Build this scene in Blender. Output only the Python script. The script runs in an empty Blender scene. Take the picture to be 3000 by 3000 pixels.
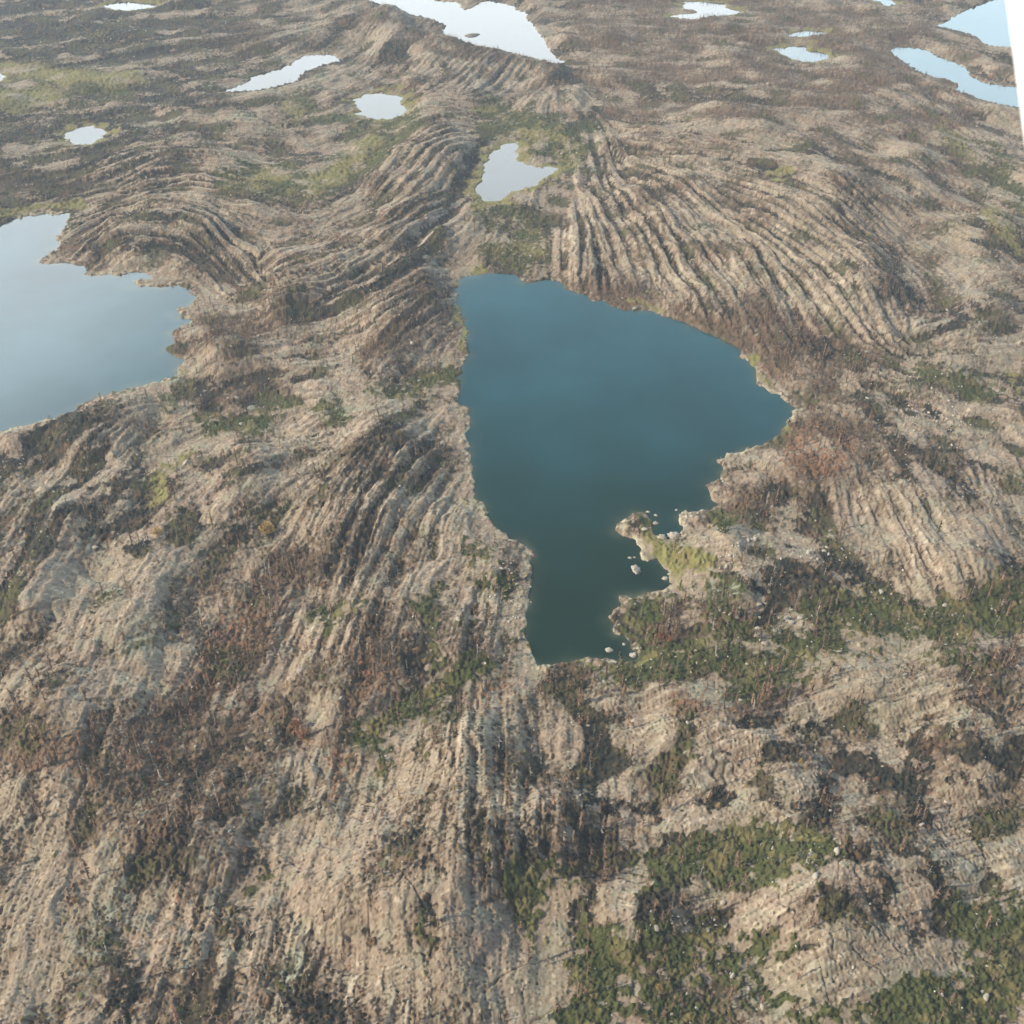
import bpy, math, random
import numpy as np
from mathutils import Vector

# ------------------------------------------------------------------ camera, light, exposure
S = bpy.context.scene
COL = S.collection
CAM_H, PITCH, FPX = 250.0, math.radians(39.0), 3200.0     # height over the lakes, tilt below the horizon, focal length in 3000-px units
cam_data = bpy.data.cameras.new("camera")
cam = bpy.data.objects.new("camera", cam_data)
COL.objects.link(cam)
cam.location = (0, 0, CAM_H)
cam.rotation_euler = (math.pi / 2 - PITCH, 0, 0)
cam_data.sensor_width = 36.0
cam_data.sensor_fit = 'HORIZONTAL'
cam_data.lens = 36.0 * FPX / 3000.0
cam_data.clip_start = 0.05
cam_data.clip_end = 30000
cam_data.dof.use_dof = True
cam_data.dof.focus_distance = 450.0
cam_data.dof.aperture_fstop = 17.0
S.camera = cam

SUN_EL, SUN_AZ = math.radians(33), math.radians(-108)      # azimuth from +Y, clockwise positive
world = bpy.data.worlds.new("World")
S.world = world
world.use_nodes = True
wn, wl = world.node_tree.nodes, world.node_tree.links
wn.clear()
w_out = wn.new('ShaderNodeOutputWorld')
sky = wn.new('ShaderNodeTexSky')
sky.sky_type = 'NISHITA'
sky.sun_disc = False
sky.sun_elevation = SUN_EL
sky.sun_rotation = SUN_AZ
sky.altitude = 300
sky.air_density = 1.0
sky.dust_density = 1.2
bg_sky = wn.new('ShaderNodeBackground'); bg_sky.inputs[1].default_value = 0.06
wl.new(sky.outputs[0], bg_sky.inputs[0])
# a bank of bright cloud standing low over the far horizon
BANK = 4.6
tc = wn.new('ShaderNodeTexCoord')
sep = wn.new('ShaderNodeSeparateXYZ'); wl.new(tc.outputs['Generated'], sep.inputs[0])
wnoise = wn.new('ShaderNodeTexNoise'); wnoise.inputs['Scale'].default_value = 5.0; wnoise.inputs['Detail'].default_value = 5.0
wl.new(tc.outputs['Generated'], wnoise.inputs['Vector'])
wadd = wn.new('ShaderNodeMath'); wadd.operation = 'MULTIPLY_ADD'
wl.new(wnoise.outputs[0], wadd.inputs[0]); wadd.inputs[1].default_value = 0.10
wl.new(sep.outputs[2], wadd.inputs[2])
m1 = wn.new('ShaderNodeMapRange'); m1.interpolation_type = 'SMOOTHSTEP'
m1.inputs[1].default_value = 0.465; m1.inputs[2].default_value = 0.505; m1.inputs[3].default_value = 1; m1.inputs[4].default_value = 0
wl.new(wadd.outputs[0], m1.inputs[0])
m2 = wn.new('ShaderNodeMapRange'); m2.interpolation_type = 'SMOOTHSTEP'
m2.inputs[1].default_value = 0.1; m2.inputs[2].default_value = 0.55
wl.new(sep.outputs[1], m2.inputs[0])
wm = wn.new('ShaderNodeMath'); wm.operation = 'MULTIPLY'
wl.new(m1.outputs[0], wm.inputs[0]); wl.new(m2.outputs[0], wm.inputs[1])
bg_cloud = wn.new('ShaderNodeBackground'); bg_cloud.inputs[0].default_value = (0.93, 0.98, 1.0, 1); bg_cloud.inputs[1].default_value = BANK
m6 = wn.new('ShaderNodeMapRange'); m6.interpolation_type = 'SMOOTHSTEP'
m6.inputs[1].default_value = 0.12; m6.inputs[2].default_value = 0.34
wl.new(sep.outputs[0], m6.inputs[0])
cmix = wn.new('ShaderNodeMix'); cmix.data_type = 'RGBA'
wl.new(m6.outputs[0], cmix.inputs[0]); cmix.inputs[6].default_value = (0.93, 0.98, 1.0, 1); cmix.inputs[7].default_value = (0.62, 0.82, 0.92, 1)
wl.new(cmix.outputs[2], bg_cloud.inputs[0])
wmix = wn.new('ShaderNodeMixShader')
wl.new(wm.outputs[0], wmix.inputs[0]); wl.new(bg_sky.outputs[0], wmix.inputs[1]); wl.new(bg_cloud.outputs[0], wmix.inputs[2])
# thin bright veil of cloud above the bank, thinning upwards
m3 = wn.new('ShaderNodeMapRange'); m3.interpolation_type = 'SMOOTHSTEP'
m3.inputs[1].default_value = 0.42; m3.inputs[2].default_value = 0.70; m3.inputs[3].default_value = 1; m3.inputs[4].default_value = 0
wl.new(wadd.outputs[0], m3.inputs[0])
wm3 = wn.new('ShaderNodeMath'); wm3.operation = 'MULTIPLY'
wl.new(m3.outputs[0], wm3.inputs[0]); wl.new(m2.outputs[0], wm3.inputs[1])
bg_veil = wn.new('ShaderNodeBackground'); bg_veil.inputs[0].default_value = (0.42, 0.77, 1.0, 1); bg_veil.inputs[1].default_value = 2.0
wmix2 = wn.new('ShaderNodeMixShader')
wl.new(wm3.outputs[0], wmix2.inputs[0]); wl.new(bg_sky.outputs[0], wmix2.inputs[1]); wl.new(bg_veil.outputs[0], wmix2.inputs[2])
# brighter, whiter cloud over the left part of the horizon
m4 = wn.new('ShaderNodeMapRange'); m4.interpolation_type = 'SMOOTHSTEP'
m4.inputs[1].default_value = -0.14; m4.inputs[2].default_value = -0.42
wl.new(sep.outputs[0], m4.inputs[0])
m5 = wn.new('ShaderNodeMapRange'); m5.interpolation_type = 'SMOOTHSTEP'
m5.inputs[1].default_value = 0.50; m5.inputs[2].default_value = 0.66; m5.inputs[3].default_value = 1; m5.inputs[4].default_value = 0
wl.new(wadd.outputs[0], m5.inputs[0])
wm4 = wn.new('ShaderNodeMath'); wm4.operation = 'MULTIPLY'
wl.new(m4.outputs[0], wm4.inputs[0]); wl.new(m5.outputs[0], wm4.inputs[1])
wm5 = wn.new('ShaderNodeMath'); wm5.operation = 'MULTIPLY'
wl.new(wm4.outputs[0], wm5.inputs[0]); wl.new(m2.outputs[0], wm5.inputs[1])
bg_left = wn.new('ShaderNodeBackground'); bg_left.inputs[0].default_value = (0.88, 0.97, 1.0, 1); bg_left.inputs[1].default_value = 5.2
wmix3 = wn.new('ShaderNodeMixShader')
wl.new(wm5.outputs[0], wmix3.inputs[0]); wl.new(wmix2.outputs[0], wmix3.inputs[1]); wl.new(bg_left.outputs[0], wmix3.inputs[2])
wl.new(wmix3.outputs[0], wmix.inputs[1])
wl.new(wmix.outputs[0], w_out.inputs[0])

sun_data = bpy.data.lights.new("sun", 'SUN')
sun_data.energy = 4.6
sun_data.angle = math.radians(0.6)
sun_data.color = (1.0, 0.885, 0.70)
sun = bpy.data.objects.new("sun", sun_data)
COL.objects.link(sun)
to_sun = Vector((math.sin(SUN_AZ) * math.cos(SUN_EL), math.cos(SUN_AZ) * math.cos(SUN_EL), math.sin(SUN_EL)))
sun.rotation_euler = to_sun.to_track_quat('Z', 'Y').to_euler()

S.view_settings.view_transform = 'Standard'
S.view_settings.look = 'None'
S.view_settings.gamma = 1.0
S.view_settings.exposure = -0.05
S.view_settings.use_curve_mapping = False
cy = S.cycles
cy.max_bounces = 4; cy.diffuse_bounces = 2; cy.glossy_bounces = 2; cy.transmission_bounces = 2
cy.volume_bounces = 0; cy.transparent_max_bounces = 4
cy.use_denoising = True
HAZE_DENSITY = 0.000185

# ------------------------------------------------------------------ helpers
F32 = np.float32
rng = np.random.default_rng(7)
random.seed(7)
SP, CP = math.sin(PITCH), math.cos(PITCH)

def ground(px, py, z=0.0):
    """point of the photograph (3000-px units) -> point of the land at height z"""
    a = (np.asarray(px, float) - 1500.0) / FPX
    b = (1500.0 - np.asarray(py, float)) / FPX
    dz = -SP + b * CP
    t = (z - CAM_H) / dz
    return t * a, t * (CP + b * SP)

def image_of(x, y, z):
    dz = z - CAM_H
    depth = y * CP - dz * SP
    return 1500.0 + FPX * x / depth, 1500.0 - FPX * (y * SP + dz * CP) / depth

def sstep(a, b, x):
    t = np.clip((x - a) / (b - a), 0, 1)
    return t * t * (3 - 2 * t)

def tag(o, label=None, cat=None, group=None, kind=None):
    if label: o["label"] = label
    if cat: o["category"] = cat
    if group: o["group"] = group
    if kind: o["kind"] = kind
    return o

def mesh_obj(name, verts, faces, mat=None, parent=None, smooth=False):
    """faces: (n, k) int array"""
    me = bpy.data.meshes.new(name)
    verts = np.asarray(verts, F32); faces = np.asarray(faces, np.int32)
    n, k = faces.shape
    me.vertices.add(len(verts)); me.vertices.foreach_set("co", verts.ravel())
    me.loops.add(n * k); me.loops.foreach_set("vertex_index", faces.ravel())
    me.polygons.add(n)
    me.polygons.foreach_set("loop_start", np.arange(0, n * k, k, dtype=np.int32))
    try:
        me.polygons.foreach_set("loop_total", np.full(n, k, np.int32))
    except Exception:
        pass
    if smooth:
        me.polygons.foreach_set("use_smooth", np.ones(n, bool))
    me.update(calc_edges=True)
    if mat: me.materials.append(mat)
    o = bpy.data.objects.new(name, me)
    COL.objects.link(o)
    if parent: o.parent = parent
    return o

def point_colour(o, name, rgba):
    at = o.data.attributes.new(name, 'FLOAT_COLOR', 'POINT')
    at.data.foreach_set("color", np.ascontiguousarray(rgba, F32).ravel())

TEX_N = 1024
def noise_tile(seed, wave=16.0, width=0.45):
    """tileable band-limited noise, unit variance, about one wave per `wave` texels"""
    r = np.random.default_rng(seed)
    f = np.fft.rfft2(r.standard_normal((TEX_N, TEX_N)).astype(F32))
    ky = np.fft.fftfreq(TEX_N)[:, None]; kx = np.fft.rfftfreq(TEX_N)[None, :]
    k = np.sqrt(kx * kx + ky * ky) * wave + 1e-6
    t = np.fft.irfft2(f * np.exp(-(np.log(k) / width) ** 2), s=(TEX_N, TEX_N)).astype(F32)
    return t / t.std()
TILES = [noise_tile(s) for s in range(4)]

def noise(x, y, wave, seed=0):
    """band noise of wavelength `wave` metres at world points"""
    t = TILES[seed % 4]
    a = 0.6 + seed * 1.7
    s = 16.0 / wave
    u = (x * math.cos(a) - y * math.sin(a)) * s + seed * 131.7
    v = (x * math.sin(a) + y * math.cos(a)) * s + seed * 77.3
    ui = np.floor(u); vi = np.floor(v)
    fu = (u - ui).astype(F32); fv = (v - vi).astype(F32)
    i0 = ui.astype(np.int32) & (TEX_N - 1); j0 = vi.astype(np.int32) & (TEX_N - 1)
    i1 = (i0 + 1) & (TEX_N - 1); j1 = (j0 + 1) & (TEX_N - 1)
    tf = t.ravel()
    j0 = j0 * TEX_N; j1 = j1 * TEX_N
    return (tf[j0 + i0] * (1 - fu) + tf[j0 + i1] * fu) * (1 - fv) + (tf[j1 + i0] * (1 - fu) + tf[j1 + i1] * fu) * fv

def fbm(x, y, wave, seed=0, octaves=3, gain=0.55):
    r = 0; a = 1.0; tot = 0
    for i in range(octaves):
        r = r + a * noise(x, y, wave / 2 ** i, seed + i); tot += a * a; a *= gain
    return r / math.sqrt(tot)

# ------------------------------------------------------------------ outlines read from the photograph
def crop(pts, x0, y0, s):
    return [(x0 + s * a, y0 + s * b) for a, b in pts]
C1 = (1250, 750, 1200 / 1932); C2 = (0, 550, 750 / 1932); C3 = (0, 0, 1000 / 1932)
C4 = (1000, 0, 700 / 1932); C5 = (2000, 0, 1000 / 1932); C6 = (1700, 1400, 600 / 1932)

LAKES = {
 'main': crop([(135,140),(165,105),(215,95),(260,85),(330,80),(425,88),(430,118),(490,125),(560,110),(620,118),(665,160),(740,180),(770,205),(830,212),(880,235),(905,255),(1000,255),(1060,258),(1130,285),(1215,312),(1280,345),(1350,372),(1420,408),(1490,440),(1480,475),(1540,520),(1562,560),(1555,595),(1590,625),(1640,650),(1690,680),(1740,715),(1722,760),(1690,805),(1660,850),(1600,880),(1540,905),(1480,925),(1420,930),(1405,955),(1365,960),(1365,972),(1410,990),(1385,1015),(1410,1070),(1395,1072),(1330,1050),(1322,1080),(1340,1140),(1370,1170),(1330,1200),(1215,1205),(1185,1260),(1215,1290),(1200,1330),(1140,1345),(1110,1320),(1075,1320),(1060,1290),(1065,1255),(1030,1215),(970,1218),(920,1250),(895,1290),(910,1310),(985,1340),(1010,1390),(1020,1430),(1080,1425),(1100,1450),(1145,1500),(1145,1560),(1060,1590),(1000,1605),(905,1605),(910,1650),(850,1695),(870,1740),(885,1780),(930,1785),(960,1830),(985,1860),(1010,1890),(990,1920),(900,1905),(760,1895),(690,1905),(600,1935),(530,1930),(500,1880),(480,1845),(465,1800),(470,1700),(485,1570),(500,1400),(480,1380),(420,1345),(380,1320),(325,1275),(285,1225),(295,1210),(260,1165),(220,1145),(225,1090),(205,950),(190,850),(205,740),(190,710),(140,690),(150,600),(165,530),(195,460),(185,320),(160,280),(140,200)], *C1),
 'left': crop([(-1500,700),(-900,420),(-400,350),(0,290),(130,230),(230,205),(400,195),(545,192),(500,300),(430,380),(460,430),(380,490),(290,565),(370,572),(480,565),(600,580),(640,610),(630,660),(760,660),(910,655),(1010,640),(1090,635),(1130,660),(1110,700),(1000,705),(1010,742),(1130,745),(1220,750),(1280,745),(1360,735),(1400,760),(1480,820),(1460,880),(1380,900),(1330,930),(1360,980),(1440,995),(1420,1030),(1380,1050),(1290,1090),(1310,1150),(1320,1190),(1260,1225),(1290,1265),(1390,1285),(1370,1330),(1340,1390),(1290,1430),(1180,1465),(1060,1500),(930,1530),(750,1580),(610,1650),(560,1690),(400,1740),(230,1800),(100,1830),(-20,1850),(-400,1900),(-1200,1800)], *C2),
 'pond_a': crop([(575,32),(650,18),(720,12),(840,20),(895,25),(890,38),(820,55),(740,65),(650,58)], *C3),
 'pond_b': crop([(360,765),(400,740),(480,715),(530,712),(545,728),(590,730),(602,750),(590,775),(540,800),(515,820),(430,822),(390,800)], *C3),
 'pond_c': crop([(-60,420),(10,418),(28,435),(10,455),(-60,470)], *C3),
 'lake_d': crop([(1250,525),(1320,495),(1410,462),(1420,440),(1500,415),(1640,365),(1720,315),(1850,308),(1900,315),(1920,345),(1850,362),(1760,390),(1700,430),(1690,460),(1560,490),(1460,510),(1350,518)], *C3),
 'lake_e': crop([(60,-90),(190,0),(260,20),(340,50),(400,118),(540,125),(640,130),(760,165),(850,205),(815,250),(850,300),(1000,340),(1100,375),(1280,405),(1500,455),(1700,505),(1810,515),(1740,460),(1690,420),(1640,310),(1590,260),(1550,200),(1500,155),(1490,100),(1420,80),(1380,40),(1290,25),(1200,8),(1130,15),(1100,40),(1020,75),(975,70),(950,20),(880,15),(770,8),(740,-40),(500,-110)], *C4),
 'pond_f': crop([(90,925),(160,905),(165,895),(130,875),(100,815),(150,790),(200,765),(330,755),(400,770),(440,765),(490,785),(480,840),(540,875),(520,910),(460,940),(390,965),(300,965),(210,950),(200,940),(130,930)], *C4),
 'pond_g': crop([(1070,1530),(1110,1490),(1130,1440),(1155,1370),(1170,1300),(1195,1240),(1280,1200),(1300,1175),(1360,1158),(1420,1152),(1430,1180),(1410,1230),(1430,1300),(1500,1330),(1590,1355),(1690,1350),(1755,1362),(1700,1400),(1620,1455),(1560,1500),(1400,1545),(1330,1585),(1300,1610),(1230,1635),(1150,1625),(1140,1600),(1080,1560)], *C4),
 'pond_h': crop([(-75,92),(-40,84),(0,80),(60,78),(95,68),(60,55),(0,50),(10,8),(130,12),(235,20),(240,45),(335,62),(310,80),(200,100),(60,112),(0,104)], *C5),
 'pond_i': crop([(590,208),(630,185),(720,175),(800,185),(800,195),(720,205),(650,212)], *C5),
 'pond_j': crop([(505,275),(560,272),(640,262),(700,265),(705,290),(780,295),(840,322),(800,340),(720,355),(650,345),(570,310)], *C5),
 'pond_k': crop([(1050,-5),(1120,10),(1150,40),(1215,22),(1180,5),(1150,-15)], *C5),
 'lake_l': crop([(1165,285),(1230,265),(1330,270),(1400,290),(1440,320),(1530,350),(1600,380),(1625,425),(1700,465),(1800,488),(1900,495),(2100,520),(2700,580),(2700,790),(2100,655),(1900,612),(1820,600),(1700,565),(1600,530),(1540,510),(1560,485),(1520,455),(1420,440),(1330,400),(1250,350)], *C5),
 'lake_m': crop([(1390,145),(1460,140),(1530,100),(1600,60),(1700,20),(1760,-5),(1900,-40),(2200,-80),(2700,-80),(2700,220),(2000,255),(1850,268),(1740,262),(1690,235),(1660,205),(1540,170),(1450,150)], *C5),
}
K = 3000 / 1932                                            # strokes below are in 1932-px units of the whole photograph

# run of the rock ridges
FLOW = [
 [(900,1380),(905,1700)], [(1050,1420),(1045,1720)], [(830,1440),(770,1620)], [(980,1300),(985,1480)],
 [(850,830),(740,1000),(640,1250),(580,1500)], [(700,1250),(560,1650)], [(880,1000),(800,1250)], [(980,1050),(960,1230)],
 [(300,1250),(200,1500),(100,1700),(40,1900)], [(450,1500),(330,1900)], [(620,1650),(560,1920)], [(850,1750),(860,1930)], [(700,1650),(690,1900)],
 [(1300,1570),(1600,1480)], [(1350,1660),(1700,1560)], [(1500,1780),(1850,1660)], [(1200,1350),(1450,1300)], [(1220,1450),(1210,1620)], [(1450,1400),(1700,1350)],
 [(1650,850),(1790,1110)], [(1600,900),(1700,1120)], [(1850,850),(1920,1000)], [(1350,1000),(1500,1010)], [(1400,1150),(1600,1180)],
 [(1090,400),(1080,560)], [(1120,380),(1220,570)], [(1180,380),(1330,590)], [(1230,370),(1400,500),(1490,650)], [(1380,420),(1560,520),(1660,650)],
 [(1500,400),(1700,500),(1760,600)], [(1125,240),(1140,350)], [(1200,270),(1500,330),(1800,450)], [(1200,200),(1600,240),(1850,330)], [(1250,100),(1600,130)],
 [(120,485),(200,425),(350,420),(480,480)], [(180,400),(350,365),(560,400)], [(150,340),(300,300),(500,310)], [(400,440),(480,530),(510,570)],
 [(470,580),(620,560),(760,480),(850,400)], [(480,520),(620,470),(800,380),(835,330)], [(480,650),(640,610),(780,560),(870,500)], [(400,700),(560,640),(700,620)],
 [(690,370),(760,290),(850,240)], [(690,720),(760,640),(850,560)], [(920,480),(960,400)], [(440,770),(560,740),(660,770)],
 [(0,920),(130,810),(250,750)], [(20,1180),(100,1000),(240,840)], [(350,1000),(480,870),(600,800)], [(370,890),(460,840),(560,840)], [(0,1300),(100,1100)],
 [(0,200),(250,150),(500,120)], [(0,300),(250,260)], [(200,60),(500,40)], [(500,130),(700,50)], [(700,110),(760,40)], [(870,190),(940,110)], [(740,225),(900,225)], [(780,190),(880,110)],
 [(1200,60),(1700,60)], [(1700,150),(1900,250)], [(1750,640),(1900,600)], [(1600,700),(1900,780)],
]
# raised and sunken ground: stroke, radius, metres
RELIEF = [
 ([(742,66)],42,10), ([(690,70),(640,40)],44,5), ([(800,90),(950,125),(1040,140)],30,3.5), ([(830,170),(900,170)],60,4),
 ([(760,330),(820,270)],70,6), ([(560,520),(700,480),(790,410)],60,6), ([(520,590),(700,560),(830,470)],22,4), ([(230,430),(380,430)],40,5), ([(250,500)],35,3.5), ([(300,330),(450,330)],70,5),
 ([(740,620),(800,570)],60,6), ([(430,690),(540,680)],40,4), ([(520,790),(600,770)],35,3), ([(1500,450),(1350,430)],170,9), ([(1640,580)],80,6), ([(1450,270),(1650,300)],160,7), ([(1120,430),(1090,520)],35,4),
 ([(150,840),(240,790)],55,6), ([(40,830)],40,4), ([(120,1000),(60,1150)],55,6), ([(300,1080),(400,960)],70,4), ([(470,900)],60,4), ([(720,880),(640,1020)],90,6), ([(640,1250)],110,5),
 ([(250,1250),(100,1400)],120,5), ([(400,1550)],120,4), ([(900,1450),(880,1600)],110,5), ([(640,1680),(820,1720)],100,5), ([(1300,1430),(1450,1480)],110,6), ([(1060,1560)],60,4), ([(1550,1680)],110,5),
 ([(1720,960),(1800,1050)],90,8), ([(1590,900)],60,4), ([(1390,1045)],40,3), ([(1310,985)],22,1.5), ([(1560,1300),(1750,1290)],70,4), ([(1400,1130)],30,3), ([(1830,1400)],90,4), ([(1180,1800),(1240,1730)],60,3), ([(1850,560)],90,4),
 ([(1250,1230),(1500,1230),(1900,1160)],55,-3), ([(0,890),(70,850),(130,800)],22,-3), ([(0,1150),(60,1020),(110,930),(200,880)],14,-3), ([(820,1300),(720,1400),(700,1480)],40,-3), ([(1100,1320),(1130,1460)],32,-3),
 ([(1030,1740),(1080,1830),(1250,1880),(1450,1850)],70,-3), ([(1850,1780),(1880,1900)],90,-3), ([(560,600),(760,510),(860,400),(900,290)],13,-3), ([(760,730),(850,700)],40,-2), ([(400,790),(300,880),(280,950)],35,-2.5),
 ([(500,340),(640,320),(720,230)],45,-3), ([(1000,450)],50,-2), ([(1120,180),(1100,330)],22,-3), ([(620,1160),(500,1060)],25,-2),
]
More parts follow.
